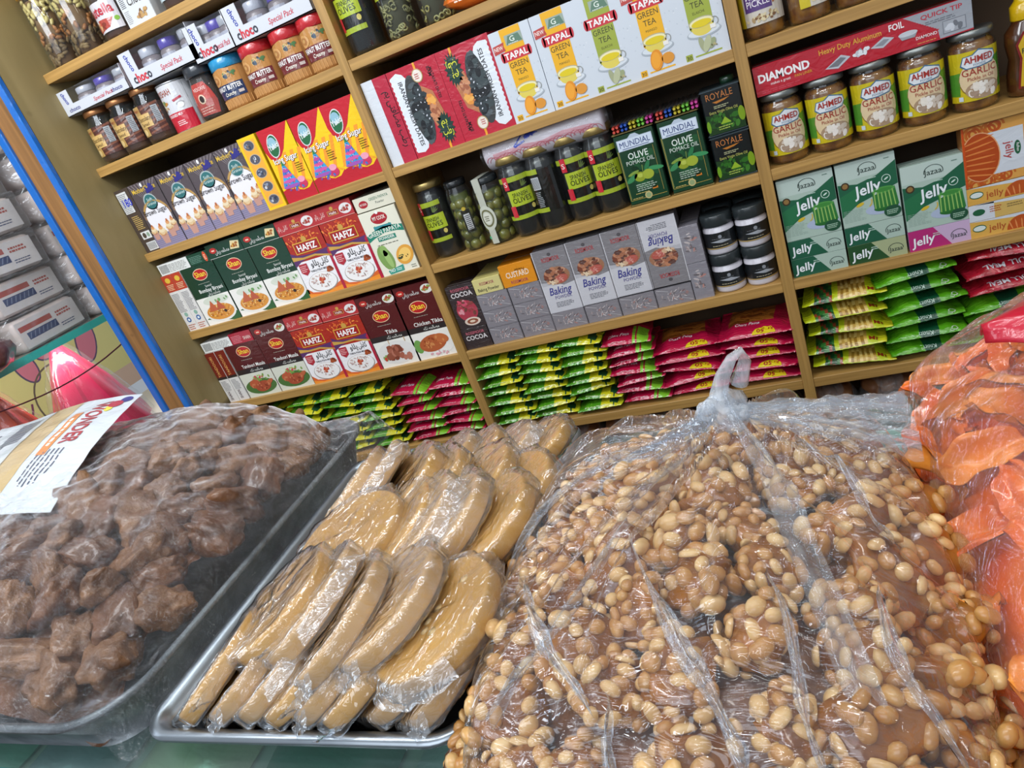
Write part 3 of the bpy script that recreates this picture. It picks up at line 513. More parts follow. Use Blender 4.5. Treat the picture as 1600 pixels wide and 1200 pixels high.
# dates
def date_front():
    A = Art('shiny').rect(-4.85, 0, 4.85, 14.7, 'b81c34', 0)
    P = [(-4.3, 1.2), (-1.4, 1.2), (-1.0, 1.8)]
    A.poly([(-4.3, .9), (-2.9, .7), (-2.0, 1.2), (-1.4, 2.4), (-1.4, 12.6), (-2.0, 13.6), (-3.0, 14.1), (-4.3, 13.6)], 'dfe4ea', 1)
    for i in range(16): A.poly([(-4.3, .9+i*.8), (-4.5, 1.3+i*.8), (-4.3, 1.7+i*.8)], 'dfe4ea', 1)
    A.text('IRANIAN FRESH DATES', -3.2, 7.2, .8, '242428', 3, 10.8, .7, 0, 270)
    A.ell(-.9, 7.4, 1.8, 5.8, '3a3c3c', 2).blobs(-.7, 7.3, 1.3, 5.0, 60, ['1a1c20', '2c3438', '14161a', '50585c', '3c4648'], .85, 3, 1.7).blobs(-.6, 7.3, 1.1, 4.6, 12, ['c8ccd4', '90989c'], .16, 5)
    A.poly([(.6, 11.0), (2.4, 9.6), (3.3, 5.0), (1.0, 4.0), (.2, 7)], 'b8744c', 3).blobs(1.6, 8.6, .9, 1.0, 10, ['e0903c', 'e8a850'], .6, 5).blobs(1.7, 6, .8, 1.2, 10, ['a05c3c', 'c88860'], .6, 5)
    A.ell(.7, 12.6, 1.0, 1.1, 'b89c68', 4).ell(.7, 12.6, .85, .95, 'e8dcd0', 5).lines(.2, 12.1, 1.2, 13.1, 3, 'b83838', 6)
    A.rect(.5, 13.5, .9, 14.7, 'e8a028', 3).rect(1.9, 0, 2.3, 1.8, 'e8a028', 3)
    A.text('BAM', 2.7, 12.6, .6, '30181c', 3, 1.5, 1, 0, 270).text('MAZAFATI DATES', 2.2+.9, 10.6, .55, '30181c', 3, 5, 1, 0, 270)
    st = []
    for i in range(36): r = 1.9 if i % 2 else 1.35; st.append((2.5+r*.85*math.cos(i*math.pi/18), 3.4+r*1.5*math.sin(i*math.pi/18)))
    A.poly(st, '14352c', 5).text(urdu('رطب'), 2.6, 2.2, 1.4, 'd8d838', 6, 1.9, .8).text(urdu('بم'), 2.4, 4.0, 1.1, 'd8d838', 6, 1.2, .8)
    return A
DT = carton('date_box', .0965, .147, .06, 'b01c34', date_front(), kind='shiny')
put(DT, .1010, .5625, .008, 'red box of fresh dates with upright print, next to the edge-on box', 'box', 'date boxes')
o = carton('date_box', .0965, .147, .06, 'b01c34', None, kind='shiny')
mb = MB(); mb.box(-.04825, .04825, 0, .06, 0, .147, ink('b01c34', 'shiny'), .0008); date_front().emit(mb, lambda x, y, L: (-x*.01, -LO*L-.0001, .147-y*.01))
old = o.data; o.data = mb.mesh('date_box'); bpy.data.meshes.remove(old)
put(o, .1985, .5625, .008, 'red box of fresh dates standing upside down beside the green tea', 'box', 'date boxes')
A = Art('shiny').rect(-2.6, 0, 0-.3, 14.7, 'd4d8de', 0).rect(-.3, 0, 2.6, 14.7, 'b4203a', 0).text(urdu('رطب مضافتی بم'), 1.1, 7.4, 1.3, '1c1418', 2, 9.5, .8, 0, 270)
put(carton('date_box', .052, .147, .09, 'c8ccd2', A, kind='shiny'), .0275, .5625, .008, 'date box turned edge-on, half white half red, against the post', 'box', 'date boxes')
# green tea
def tea(kind):
    mango = kind == 'mango'; c = 'e8ac14' if mango else '9aa63c'
    A = Art().rect(-3.5, 0, 3.5, 14.2, 'ccd2da', 0).blobs(0, 7, 3.3, 6.8, 60, ['bcc4ce', 'd8dce2', 'c2c9d2'], .14, .2)
    A.rect(-1.6, 4.4, 1.9, 14.2, c, 2).ell(.15, 4.6, 1.75, 1.1, c, 2, 0, 14, 180, 360)
    A.rect(-1.0, 11.7, 1.9, 13.2, '9aa89a', 3).poly([(-.9, 11.8), (1.8, 11.8), (1.4, 13), (-.4, 13)], '5c7c68', 4).text('G', .2, 12.1, .8, 'e0e8dc', 5, .8, 1).lines(-.6, 11.8, 1.5, 12.0, 1, 'e4e8e0', 5)
    if mango: A.poly([(-3.3, 12.2), (-1.3, 12.4), (-1.5, 11.8), (-1.3, 11.1), (-3.3, 10.9)], 'b8423c', 3).text('NEW', -2.4, 11.4, .62, 'f0e0d8', 4, 1.5, 1)
    A.rect(-2.2, 9.4, 2.5, 10.9, 'c8303c', 3).ell(-2.2, 10.15, .3, .75, 'c8303c', 3).ell(2.5, 10.15, .3, .75, 'c8303c', 3).text('TAPAL', .15, 9.7, .95, 'f4f0ee', 5, 4.0, 2.2)
    A.text('GREEN', .1, 8.3, .85, '3c3c1c', 3, 3.1).text('TEA', .1, 7.1, .85, '3c3c1c', 3, 1.9).text(kind.upper(), .1, 6.2, .38, '54541c', 3, 1.7)
    A.ell(.3, 3.6, 2.5, .75, 'a8b0b8', 4).ell(.3, 3.7, 2.3, .6, 'd4dae0', 5).ell(.2, 4.3, 1.55, 1.1, 'dcc858', 6).ell(.2, 5.0, 1.85, .75, 'b0ac90', 6).ell(.2, 5.0, 1.7, .62, 'e8e0b0', 7).ell(.2, 4.85, 1.45, .5, 'dcc418', 8).rect(1.3, 3.7, 2.1, 4.3, 'e8e4dc', 9).arc(2.0, 4.6, .5, .6, -60, 110, '8a8a80', 8)
    if mango: A.ell(-.2, 2.1, .95, 1.5, 'e08c1c', 9, -8).ell(-.3, 2.1, .7, 1.2, 'eda02c', 10, -8).ell(1.5, 1.9, .95, .8, 'd89030', 9)
    else: A.ell(-.3, 2.0, .4, 1.1, 'a0a480', 9, 12).ell(.4, 1.9, .5, 1.2, 'b4b894', 10, -25).ell(1.1, 1.8, .45, .8, '98a078', 9, -35).blobs(1.4, 1.5, .4, .2, 6, ['6c6444', 'b4a878'], .15, 10)
    A.rect(-3.0, .3, -2.0, 1.2, c, 2).text('30', -2.5, .45, .55, '3c3418', 3, .75, .6).rect(-1.6, .5, 2.3, .72, c, 2)
    return A
TM = carton('green_tea_box', .0695, .1425, .06, 'c2c8d0', tea('mango')); TE = carton('green_tea_box', .0695, .1425, .06, 'c2c8d0', tea('elaichi'))
u1 = set()
for i, (k, x) in enumerate((('m', .2825), ('m', .3535), ('e', .4235), ('m', .4935), ('e', .5635))):
    o = TM if k == 'm' else TE
    if k in u1: o = dup(o)
    u1.add(k); put(o, x, .5625, .006, ('white and yellow mango green tea box, ' if k == 'm' else 'white and olive cardamom green tea box, ')+{0: 'next to the dates', 1: 'second box of the tea row', 2: 'in the middle of the tea row', 3: 'between the two olive coloured ones', 4: 'rightmost of the tea row against the post'}[i], 'box', 'green tea boxes')
# ================================================================== jars, tins, tubs
def label_part(name, art, fn, step, parent):
    mb = MB(); art.emit(mb, fn, step); return mb.obj(name, parent)
def jar(name, r, h, prof, lidr, lidh, lidc, fill, fillprof=None, art=None, lidkind='metal', tilt=0, ridges=0):
    e = empty(name); mb = MB(); mb.lathe(prof, GLASS, 32, cap1=False); mb.obj('glass', e)
    mb = MB(); fp = fillprof or [(max(.001, a-.0022), b+(.003 if i == 0 else 0)) for i, (a, b) in enumerate(prof) if b < h*.9]
    mb.lathe(fp, fill, 28); mb.obj('contents', e)
    mb = MB(); k = 40 if ridges else 32; z0 = prof[-1][1]-.002
    P = [(lidr*.97, z0), (lidr, z0+.001), (lidr, z0+lidh*.8), (lidr*.95, z0+lidh), (lidr*.6, z0+lidh), (lidr*.58, z0+lidh-.0008)]
    mb.lathe(P, ink(lidc, lidkind), k)
    if ridges:
        for i in range(ridges):
            a = 6.283*i/ridges; mb.box(lidr*math.cos(a)-.0006, lidr*math.cos(a)+.0006, lidr*math.sin(a)-.0006, lidr*math.sin(a)+.0006, z0+.002, z0+lidh*.75, ink(lidc, lidkind))
    mb.obj('lid', e)
    if art: label_part('label', art, cyl_map(r+.0003, tilt), (r*100*.22, 0), e)
    return e
def prof(r, h, neck=.8, sh=.78, base=.9): return [(r*base*.6, 0), (r*base, .0008), (r, .006), (r, h*sh), (r*.96, h*(sh+.06)), (r*neck, h*(sh+.14)), (r*neck, h)]
def seat(o, x, z, y, label, cat, group, rz=0): return put(o, x, z, y, label, cat, group, rz)
# --- olives
BLK = noisy('black_olive_brine', '060607', '141215', 60, .3, .15, 90, .2)
def olive_label(): 
    A = Art('shiny').rect(-2.9, 2.6, 2.9, 8.4, '0c0e0c', 0).rect(-2.9, 7.9, 2.9, 8.6, '9cac2c', 1).rect(-2.9, 2.6, 2.9, 3.2, '9cac2c', 1).rect(-1.6, 4.5, 2.9, 6.7, 'a8b82c', 1)
    A.text('SPANISH', .5, 5.75, .62, '1c2410', 2, 2.6, .4).text('OLIVES', .6, 4.95, .72, '1c2410', 2, 3.2, .6).rect(-1.9, 6.9, -.9, 8.7, 'c42434', 2).rect(-1.9, 3.0, -.9, 4.6, 'c42434', 2).text('S', -1.4, 7.4, .7, 'f0e0d8', 3, .6)
    for a in (20, 40, 60, 80): A.ell(1.1+.7*math.cos(math.radians(a)), 7.0+.5*math.sin(math.radians(a)), .5, .09, '5c7030', 1, a)
    A.ell(2.2, 4.0, .35, .35, 'c8b860', 2); return A
OJ = jar('olive_jar', .0285, .112, prof(.0285, .105, .84, .8), .0262, .010, 'a8925c', BLK, None, olive_label())
ojx = [(0, .031, .013, 1.28, 'tall jar of black olives with lime green label against the post'), (3, .2045, 0, 1, 'black olive jar with lime green label, just right of the ribbon-sealed green olives'), (5, .311, .004, 1, 'black olive jar with lime label, second from the right'), (6, .363, .004, 1, 'black olive jar with lime label touching the green olive oil tin')]
for i, (k, x, dy, s, lb) in enumerate(ojx):
    o = OJ if i == 0 else dup(OJ); seat(o, x, .375, .036+dy, lb, 'jar', 'olive jars', (-.25, .1, .12, .05)[i])
    if s > 1: o.scale = (1.06, 1.06, 1.27)
o = dup(OJ); seat(o, .256, .375, .037, 'black olive jar turned with its barcode to the front, between two lime labels', 'jar', 'olive jars', 2.0)
lb_ = [c for c in o.children if c.name.startswith('label')][0]
A = Art('shiny').rect(-2.9, 2.6, 2.9, 8.4, '0c0e0c', 0).rect(-2.9, 7.9, -.2, 8.6, '9cac2c', 1).rect(-2.9, 2.6, 0, 3.2, '9cac2c', 1).rect(-1.8, 5.8, -.3, 7.5, 'c8ccd0', 1).lines(-1.6, 3.4, -.4, 5.6, 9, 'a0a4a8', 1)
for i in range(7): A.rect(-1.7+i*.2, 5.9, -1.62+i*.2, 7.4, '303438', 2)
mb = MB(); A.emit(mb, cyl_map(.0288), (.6, 0)); lb_.data = mb.mesh('label'); o.rotation_euler[2] = 0
OLG = noisy('green_olive', '565418', '7c7830', 40, .3, 0, None, .6)
def olive_pack(r, z0, z1, m, m2, n=70, s=.011, seed=1):
    mb = MB(); q = random.Random(seed); mb.lathe([(r*.8, z0), (r*.8, z1)], m2, 16)
    rows = int((z1-z0)/(s*1.7)); k = max(5, int(6.283*r*.86/(s*1.9)))
    for j in range(rows):
        for i in range(k):
            a = 6.283*(i+.5*(j % 2)+q.uniform(-.1, .1))/k; rr_ = r-s*.95
            mb.blob((rr_*math.cos(a), rr_*math.sin(a), z0+s*(.9+1.7*j)+q.uniform(-.001, .001)), (s, s, s*q.uniform(.9, 1.15)), m, j*13+i, .06, 2)
    return mb
def green_jar(name, r, h, art_fn, lidc, seed):
    e = empty(name); P = prof(r, h, .8, .84); MB().lathe(P, GLASS, 32, cap1=False).obj('glass', e)
    olive_pack(r-.002, .003, h*.88, OLG, noisy('olive_brine', '3c4214', '4a5018', 20, .3), s=.011, seed=seed).obj('green_olives', e)['kind'] = 'stuff'
    MB().lathe([(r*.86, h-.002), (r*.88, h), (r*.88, h+.008), (r*.8, h+.010)], ink(lidc, 'tin'), 30).obj('lid', e)
    label_part('label', art_fn, cyl_map(r+.0004), (.5, 0), e); return e
A = Art('shiny').rect(.2, 3.6, 1.9, 7.8, '1c1e14', 0).rect(.5, 4.1, 1.6, 7.0, 'c4c6c8', 1).ell(.9, 8.0, .4, .35, 'b8a030', 1)
for i in range(8): A.rect(.6, 4.2+i*.34, 1.5, 4.34+i*.34, '282828', 2)
seat(green_jar('green_olive_jar', .0235, .122, A, '16181a', 1), .0905, .375, .034, 'slim jar of green olives with a black lid and barcode strip', 'jar', 'olive jars')
A = Art().rect(-1.1, .4, .1+.2, 12.2, 'b4b6a8', 0).ell(-.4, 5.2, 1.65, 2.3, 'c0c2b4', 1).arc(-.4, 5.2, .98, 1.25, 0, 360, '6c6a48', 2, 26, 1.3).ell(-.4, 5.2, .8, 1.0, 'd0cfc0', 2).lines(-.9, 4.7, .1, 5.8, 3, '6a6a50', 3).ell(-1.2, 1.6, .2, .3, '3cb080', 2)
o = green_jar('green_olive_jar', .0285, .112, A, '23282a', 2); seat(o, .146, .375, .036, 'jar of green olives sealed over the top with a grey paper ribbon', 'jar', 'olive jars', -.1)
MB().box(-.0105, .0035, -.027, .024, .1225, .1235, ink('b4b6a8')).box(-.0105, .0035, -.0285, -.0272, .10, .1233, ink('b4b6a8')).obj('ribbon', o)
# top shelf jars of the middle bay
o = dup(OJ); o.scale = (1.12, 1.12, 1.35); seat(o, .033, .75, .036, 'tall jar of black olives with lime label on the high shelf beside the post', 'jar', 'high shelf jars', -.3)
SLI = noisy('sliced_olive', '5c5838', '8a845a', 60, .35)
for i, (x, c) in enumerate(((.103, '6c6848'), (.172, '8a7c34'))):
    e = empty('sliced_olive_jar'); MB().lathe(prof(.0285, .13, .8, .84), GLASS, 30, cap1=False).obj('glass', e)
    mb = MB(); mb.lathe([(.022, .003), (.022, .115)], ink('4c4a34', 'matte'), 16)
    q = random.Random(i); ringm = noisy('olive_slice', c, 'a09a68', 50, .3)
    for k in range(120):
        a = q.uniform(0, 6.283); z_ = q.uniform(.006, .11); cx, cy_ = .0235*math.cos(a), .0235*math.sin(a); R_ = Matrix.Rotation(a, 3, 'Z') @ Matrix.Rotation(q.uniform(-.8, .8)+1.57, 3, 'Y') @ Matrix.Rotation(q.uniform(0, 3), 3, 'Z')
        pts = [Vector((cx, cy_, z_))+R_ @ Vector((.0042*math.cos(t), .0042*math.sin(t), 0)) for t in [j*6.283/9 for j in range(10)]]
        mb.tube(pts, .0016, ringm, 5)
    mb.obj('olive_slices', e)['kind'] = 'stuff'
    A = Art('shiny').rect(-2.9, 6.4, 2.9, 11.5, '14181a', 0).rect(-2.9, 6.4, 2.9, 7.1, 'a8b82c', 1).rect(-1.6, 8.3, 2.9, 10.8, 'a8b82c', 1).rect(-2.1, 6.6, -1.1, 9, 'c42434', 2).text('OLIVES', .4, 9, .8, '1c2410', 2, 3, .5)
    label_part('label', A, cyl_map(.0288), (.6, 0), e); MB().lathe([(.024, .128), (.0245, .13), (.0245, .139)], ink('a8925c', 'metal'), 28).obj('lid', e)
    seat(e, x, .75, .036, ['jar of sliced grey-green olives, second on the high shelf', 'jar of sliced golden green olives, third on the high shelf'][i], 'jar', 'high shelf jars')
mb = MB(); mb.grid(lambda a, b: ((a-.5)*.13, .05+(b-.5)*.09*(1-.15*abs(2*a-1)), .02+.03*(max(0, math.sin(math.pi*a)*math.sin(math.pi*b)))**.4+.002*noise.noise(Vector((a*9, b*9, 1)))), 26, 20, ink('d86a18', 'shiny'))
mb.grid(lambda a, b: ((a-.5)*.13, .05+(b-.5)*.09*(1-.15*abs(2*a-1)), .02-.019*(max(0, math.sin(math.pi*a)*math.sin(math.pi*b)))**.4), 26, 20, ink('d86a18', 'shiny'))
Art('shiny').lines(-3.2, 2.0, 1.2, 3.4, 2, 'f4e8e0', 2, .6).lines(-4, 1.0, 1.5, 1.5, 1, 'f4e0d0', 2).emit(mb, lambda x, y, L: (x*.01, .004, y*.01+.006))
put(mb.obj('snack_packet'), .25, .75, .01, 'orange plastic packet with white lettering on the high shelf', 'packet')
# --- roll in film lying over the olive jars
e = empty('tablecloth_roll'); mb = MB(); mb.lathe([(.0, -.108), (.026, -.108), (.0275, -.104), (.0275, .104), (.026, .108), (.0, .108)], noisy('roll_plastic', 'c4bcc4', 'd0cad2', 4, .35), 30, cap0=False, cap1=False)
A = Art('shiny'); q = random.Random(4)
for i in range(13): A.arc(-9.6+i*1.55, -1.8-.3*(i % 2), .75, .87, 0, 180, 'b85868', 1, 12); A.arc(-9.0+i*1.55, -2.1, .9, 1.0, 10, 170, 'b85868', 1, 12)
A.poly([(-9, -.6), (-3, -.5), (0, -.9), (4, -.4), (9, -.8), (9, -2.4), (4, -1.1), (0, -1.8), (-4, -1.0), (-9, -2.2)], 'cc9aa4', .5)
A.arc(-4.1, 1.1, .6, .85, -30, 170, '1c3cb0', 3, 12).poly([(-3.6, .8), (-3.2, .9), (-4.7, -.6), (-5.0, -.4)], '1c3cb0', 3).poly([(-5.0, -.5), (-4.7, -.75), (-2.8, -.2), (-2.9, .1)], '1c3cb0', 3).blobs(-1.8, .6, .9, .3, 18, ['1c3cb0', '2444c0'], .34, 3).blobs(-.5, .7, .5, .1, 5, ['2c50c8'], .15, 3)
Rm = Matrix.Rotation(math.radians(90), 4, 'Y'); mb.bm.transform(Rm)
A.emit(mb, lambda x, y, L: (x*.01, -(.0277+L*LO)*math.cos(y/2.77+.25), (.0277+L*LO)*math.sin(y/2.77+.25)), (0, .35))
mb.obj('roll', e)
mb = MB(); mb.grid(lambda u_, v_: ((u_-.5)*.235, (.0305+.0025*noise.noise(Vector((u_*22, math.cos(v_*6.283)*2, math.sin(v_*6.283)*2))))*math.cos(v_*6.283)*(1 if .04 < u_ < .96 else .55), (.0305+.0025*noise.noise(Vector((u_*22, math.cos(v_*6.283)*2, math.sin(v_*6.283)*2))))*math.sin(v_*6.283)*(1 if .04 < u_ < .96 else .55)), 60, 36, film('roll_film', .02, 'ffffff', .08, .8, (30, 60, 60), .8))
mb.obj('plastic_wrap', e); o = put(e, .277, .527, .040, 'white and pink patterned roll with blue handwritten 200, lying on the olive jars', 'roll'); 
# --- oil tins
def tin(name, w, h, d, col, art, rim, capz=True):
    mb = MB(); mb.box(-w/2, w/2, 0, d, .003, h-.003, ink(col, 'tin'), .006, 3)
    mb.box(-w/2-.0006, w/2+.0006, -.0006, d+.0006, 0, .003, ink(rim, 'metal'), .002).box(-w/2-.0006, w/2+.0006, -.0006, d+.0006, h-.003, h, ink(rim, 'metal'), .002)
    art.emit(mb, front_map(-.0001)); e = empty(name); mb.obj('tin_body', e)
    if capz: MB().lathe([(.011, h), (.011, h+.008), (.009, h+.010)], ink('20402c', 'shiny'), 20, w*.2, d*.5).obj('cap', e)
    return e
A = Art('tin').rect(-3.2, .4, 3.2, 11.8, '163c26', 0).blobs(0, 6, 2.6, 4, 30, ['1c4a2e', '12331f', '20522f'], .8, .5).rect(-3.1, 1.0, -3.02, 9.4, 'b09848', 2).rect(-2.95, 1.3, -2.9, 9.4, '8c9c5c', 2).rect(-3.1, 1.0, 3.0, 1.07, 'b09848', 2).rect(2.6, 1.6, 2.65, 9, 'b09848', 2)
A.poly([(-2.9, 9.3), (2.9, 9.3), (2.9, 11.1), (1, 11.1), (.4, 11.6), (-.4, 11.6), (-1, 11.1), (-2.9, 11.1)], 'b8c4d4', 2).poly([(-2.75, 9.4), (2.75, 9.4), (2.75, 11.0), (-2.75, 11.0)], 'd0dae8', 2.5).text('MUNDIAL', 0, 9.8, .95, '1c3474', 4, 5.0, 0).rect(-2.2, 9.5, 2.2, 9.6, '1c3474', 3)
A.text('OLIVE', 0, 7.7, 1.05, 'dce4dc', 3, 3.3, .8).text('POMACE OIL', .1, 6.8, .7, 'c8d4c8', 3, 4.6, .3)
A.ell(-.6, 4.6, .95, .8, '8c9a2c', 4).ell(.8, 4.7, .95, .8, '9caa38', 5).ell(-.5, 4.8, .5, .35, 'b0bc50', 5).ell(-1.9, 4.6, 1.1, .42, '3c8454', 4, 30).ell(2.2, 5.4, 1.3, .35, '3c8c58', 4, -8).ell(.9, 6.0, .35, 1.0, '2c7448', 4, -30).ell(-1.5, 5.4, 1.0, .25, '7c9840', 4, 15).poly([(0, 5.2), (.1, 5.2), (.25, 6.4), (.1, 6.4)], '6c8440', 5)
A.lines(-1.6, 2.3, 2, 3.6, 4, 'a8b8a8', 3).rect(.9, 2.1, 1.8, 2.45, 'c8782c', 3).lines(-2, 1.9, .6, 2.15, 1, 'b8a860', 3).ell(0, 1.35, .6, .6, 'c0b078', 3).ell(0, 1.35, .42, .42, '8c9c70', 4).lines(-2.7, 1.2, -.8, 1.45, 1, 'b8a860', 3)
MU = tin('olive_oil_tin', .068, .122, .075, '122c1e', A, '9c8c58', False)
for i, x in enumerate((.4265, .4985)): put(MU if i == 0 else dup(MU), x, .375, .008, 'dark green olive pomace oil tin under a bundle of coloured pens, '+['left one', 'right one'][i], 'tin', 'olive oil tins')
A = Art('tin').rect(-2.8, .3, 2.8, 7.0, '12181a', 0).poly([(-2.8, .3), (2.8, .3), (2.8, 3.2), (1, 3.6), (-1, 3.0), (-2.8, 3.4)], '1c3a1c', 1).blobs(0, 2, 2.5, 1.2, 40, ['24501c', '2c6420', '183018', '3c7428'], .5, 2).ell(2.5, 2.4, .5, 1.1, '7c9c20', 3).ell(-2.6, 1.6, .3, .9, '6c9820', 3).poly([(-.8, 1.6), (.8, 1.6), (0, 2.6)], '8cac2c', 3.5)
A.text('ROYALE', -.2, 5.5, 1.0, 'b4703c', 4, 4.0, 0).poly([(-1.4, 5.1), (1.3, 5.35), (.4, 5.0), (-.8, 4.8)], 'b4702c', 4).lines(-1.3, 4.1, 1.2, 4.6, 2, 'b0b088', 4).text('Extra Virgin Olive Oil', 0, 3.4, .42, 'b4b45c', 4, 4.2, .5).lines(-1.2, .8, 1, 1.5, 2, '9cb050', 4)
RY = tin('small_oil_tin', .061, .0705, .06, '101618', A, '5c6c74')
for i in range(2): put(RY if i == 0 else dup(RY), .569, .375+.0715*i, .010, 'small black and green olive oil tin, '+['lower one of the stack beside the post', 'upper one of the stack beside the post'][i], 'tin', 'olive oil tins')
for c in [c for o_ in bpy.data.objects if o_.name.startswith('small_oil_tin') and o_.location[2] < .4 for c in o_.children if c.name.startswith('cap')]: bpy.data.objects.remove(c)
# pen bundles lying on the tins
PC = [('c84838', 'e8745c'), ('1c4ca8', '3c6cc8'), ('b8a828', 'd8cc48'), ('6cb83c', '90d860'), ('c03c90', 'e070b8')]
for t, x in enumerate((.430, .502)):
    for i in range(5):
        for r_i in range(2):
            for s_ in range(2):
                e = empty('felt_pen'); xx = (i-2)*.0138+(s_-.5)*.0064; c1, c2 = PC[i]
                MB().tube([(0, .006, 0), (0, .011, 0), (0, .032, 0)], [.0022, .0031, .0031], ink(c1, 'shiny'), 10).obj('pen_cap', e)
                MB().tube([(0, .031, 0), (0, .11, 0)], .0028, ink('c8c4c4', 'tin'), 10).obj('barrel', e)
                put(e, x+xx, .375+.1222+.0036+r_i*.0062, -.002, ['coral', 'blue', 'yellow', 'lime', 'pink'][i]+' capped felt pen, '+['lower', 'upper'][r_i]+' layer, '+['left', 'right'][s_]+' of its pair, on the '+['left', 'right'][t]+' olive oil tin', 'pen', 'felt pens on the oil tins')
    mb = MB(); mb.grid(lambda a, b: ((a-.5)*.071*(1 if .1 < b < .9 else .98), .003+.11*b, .0132+.001*noise.noise(Vector((a*14, b*8, t)))+.0008*math.cos(a*62)), 60, 16, film('pen_wrap', .05, 'ffffff', .08))
    put(mb.obj('clear_wrap'), x, .4975, 0, 'clear film over the pens on the '+['left', 'right'][t]+' olive oil tin', 'wrap', 'clear wraps')
# --- baking things
def small(A): A.blobs(0, A.h_/2, A.w_*.33, A.h_*.25, 16, ['b88c88', '9c6c64', 'a89890', 'c8b8b4'], .35, 1).text('', 0, 0, 1, 'ffffff'); return A
def bake_front(flip=False):
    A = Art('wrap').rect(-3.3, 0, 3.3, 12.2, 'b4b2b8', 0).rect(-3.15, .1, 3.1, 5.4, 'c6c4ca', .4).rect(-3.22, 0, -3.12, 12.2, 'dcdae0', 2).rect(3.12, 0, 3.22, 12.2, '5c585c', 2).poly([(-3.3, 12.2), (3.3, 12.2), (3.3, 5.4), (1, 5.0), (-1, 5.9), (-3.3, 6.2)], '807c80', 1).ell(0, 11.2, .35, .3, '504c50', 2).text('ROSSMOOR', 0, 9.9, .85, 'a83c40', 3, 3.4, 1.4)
    A.ell(.2, 7.0, 2.5, 1.7, '9c6c50', 2).blobs(.1, 7.3, 2.1, 1.4, 34, ['a4684c', 'c08c70', '7c4434', 'b87c5c', '5c3830'], .55, 3).ell(.9, 6.3, 1.3, .75, 'b4584c', 5, 12).blobs(.9, 6.3, .9, .5, 12, ['d89888', 'c8746c'], .2, 6).blobs(-.9, 5.9, .9, .35, 6, ['e0c8a8', 'd0a888'], .4, 5)
    A.text('Baking', -.1, 3.5, 1.5, '3c3c88', 4, 4.2, .8, .2).text('POWDER', .2, 2.6, .65, '6a6494', 4, 3.2, .5).lines(-1.6, 1.0, 1.9, 2.1, 4, '6c6c74', 3)
    if flip: A.it = [([(-x, 12.2-y) for x, y in p], f, L, c) for p, f, L, c in A.it]
    return A
BK = carton('baking_powder_box', .0645, .122, .045, '8a868c', bake_front(), kind='wrap')
zt = .1875
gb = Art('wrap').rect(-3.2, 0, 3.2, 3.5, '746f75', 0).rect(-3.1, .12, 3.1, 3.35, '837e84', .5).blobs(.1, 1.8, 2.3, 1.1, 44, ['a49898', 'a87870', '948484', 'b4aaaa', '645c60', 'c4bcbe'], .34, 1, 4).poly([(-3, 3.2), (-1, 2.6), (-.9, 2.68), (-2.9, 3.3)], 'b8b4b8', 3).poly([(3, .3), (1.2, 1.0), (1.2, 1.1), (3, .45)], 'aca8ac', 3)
GB = carton('baking_powder_box', .0650, .0345, .12, '7c787e', gb, kind='wrap')
lay = [(.0935, 0), (.160, 0), (.0935, 1), (.160, 1), (.0935, 2), (.160, 2), (.2255, 0), (.2915, 0), (.3575, 0), (.4235, 0)]
for i, (x, r_i) in enumerate(lay):
    put(GB if i == 0 else dup(GB), x, zt+.0348*r_i, .008, ('grey film-wrapped box end, '+['bottom', 'middle', 'top'][r_i]+' of the '+('left' if i % 2 == 0 else 'right')+' stack beside the cocoa' if i < 6 else 'grey film-wrapped box end lying flat under the '+ORD[i-6]+' upright baking powder box'), 'box', 'baking powder boxes')
for i, (x, fl) in enumerate(((.2265, 0), (.2925, 0), (.3585, 0), (.4245, 1))):
    if fl: o = carton('baking_powder_box', .0645, .122, .045, '8a868c', bake_front(True), kind='wrap')
    else: o = BK if i == 0 else dup(BK)
    put(o, x, zt+.0350+.001*i, .008, 'grey and white baking powder box with cookies and fruit, '+['leftmost upright', 'second upright', 'third upright', 'rightmost one standing upside down'][i], 'box', 'baking powder boxes')
G2 = carton('baking_powder_box', .033, .066, .12, '86828a', Art('wrap').rect(-1.6, 0, 1.6, 6.5, '86828a', 0).blobs(0, 3.2, 1.0, 2.4, 24, ['a89c9c', 'b47c74', '9c8c8c', 'c0b4b4', '6c6468'], .4, 1, 3), kind='wrap')
for i in range(2): put(G2 if i == 0 else dup(G2), .4735, zt+.067*i, .008, 'narrow grey film-wrapped box end beside the black-lidded tubs, '+['lower', 'upper'][i]+' one', 'box', 'baking powder boxes')
def cocoa(h): 
    A = Art('wrap').rect(-2.9, 0, 2.9, h, '352a2c', 0).text('ROSSMOOR', .1, h-1.2, .6, 'c06070', 2, 4, 1.2).text('COCOA', .1, h-2.4, .95, 'd8d0d0', 2, 4.6, 2)
    if h > 5: A.ell(0, 3.6, 2.2, 2.2, 'a83848', 1).blobs(0, 4.2, 2.0, 1.8, 26, ['c84860', '8c3c3c', 'd89098', '704038'], .45, 2).ell(.3, 1.3, 1.7, .85, 'dcc8b8', 3).ell(.3, 1.3, 1.2, .55, '8c4c34', 4).ell(.3, 1.3, .6, .25, 'e0c8b0', 5)
    return A
put(carton('cocoa_box', .058, .044, .1, '302628', cocoa(4.3), kind='wrap'), .030, zt, .008, 'dark brown cocoa box lying flat at the bottom against the post', 'box', 'cocoa boxes')
put(carton('cocoa_box', .058, .090, .04, '302628', cocoa(9), kind='wrap'), .033, zt+.0445, .008, 'dark brown cocoa box standing on the flat one, red drink picture', 'box', 'cocoa boxes')
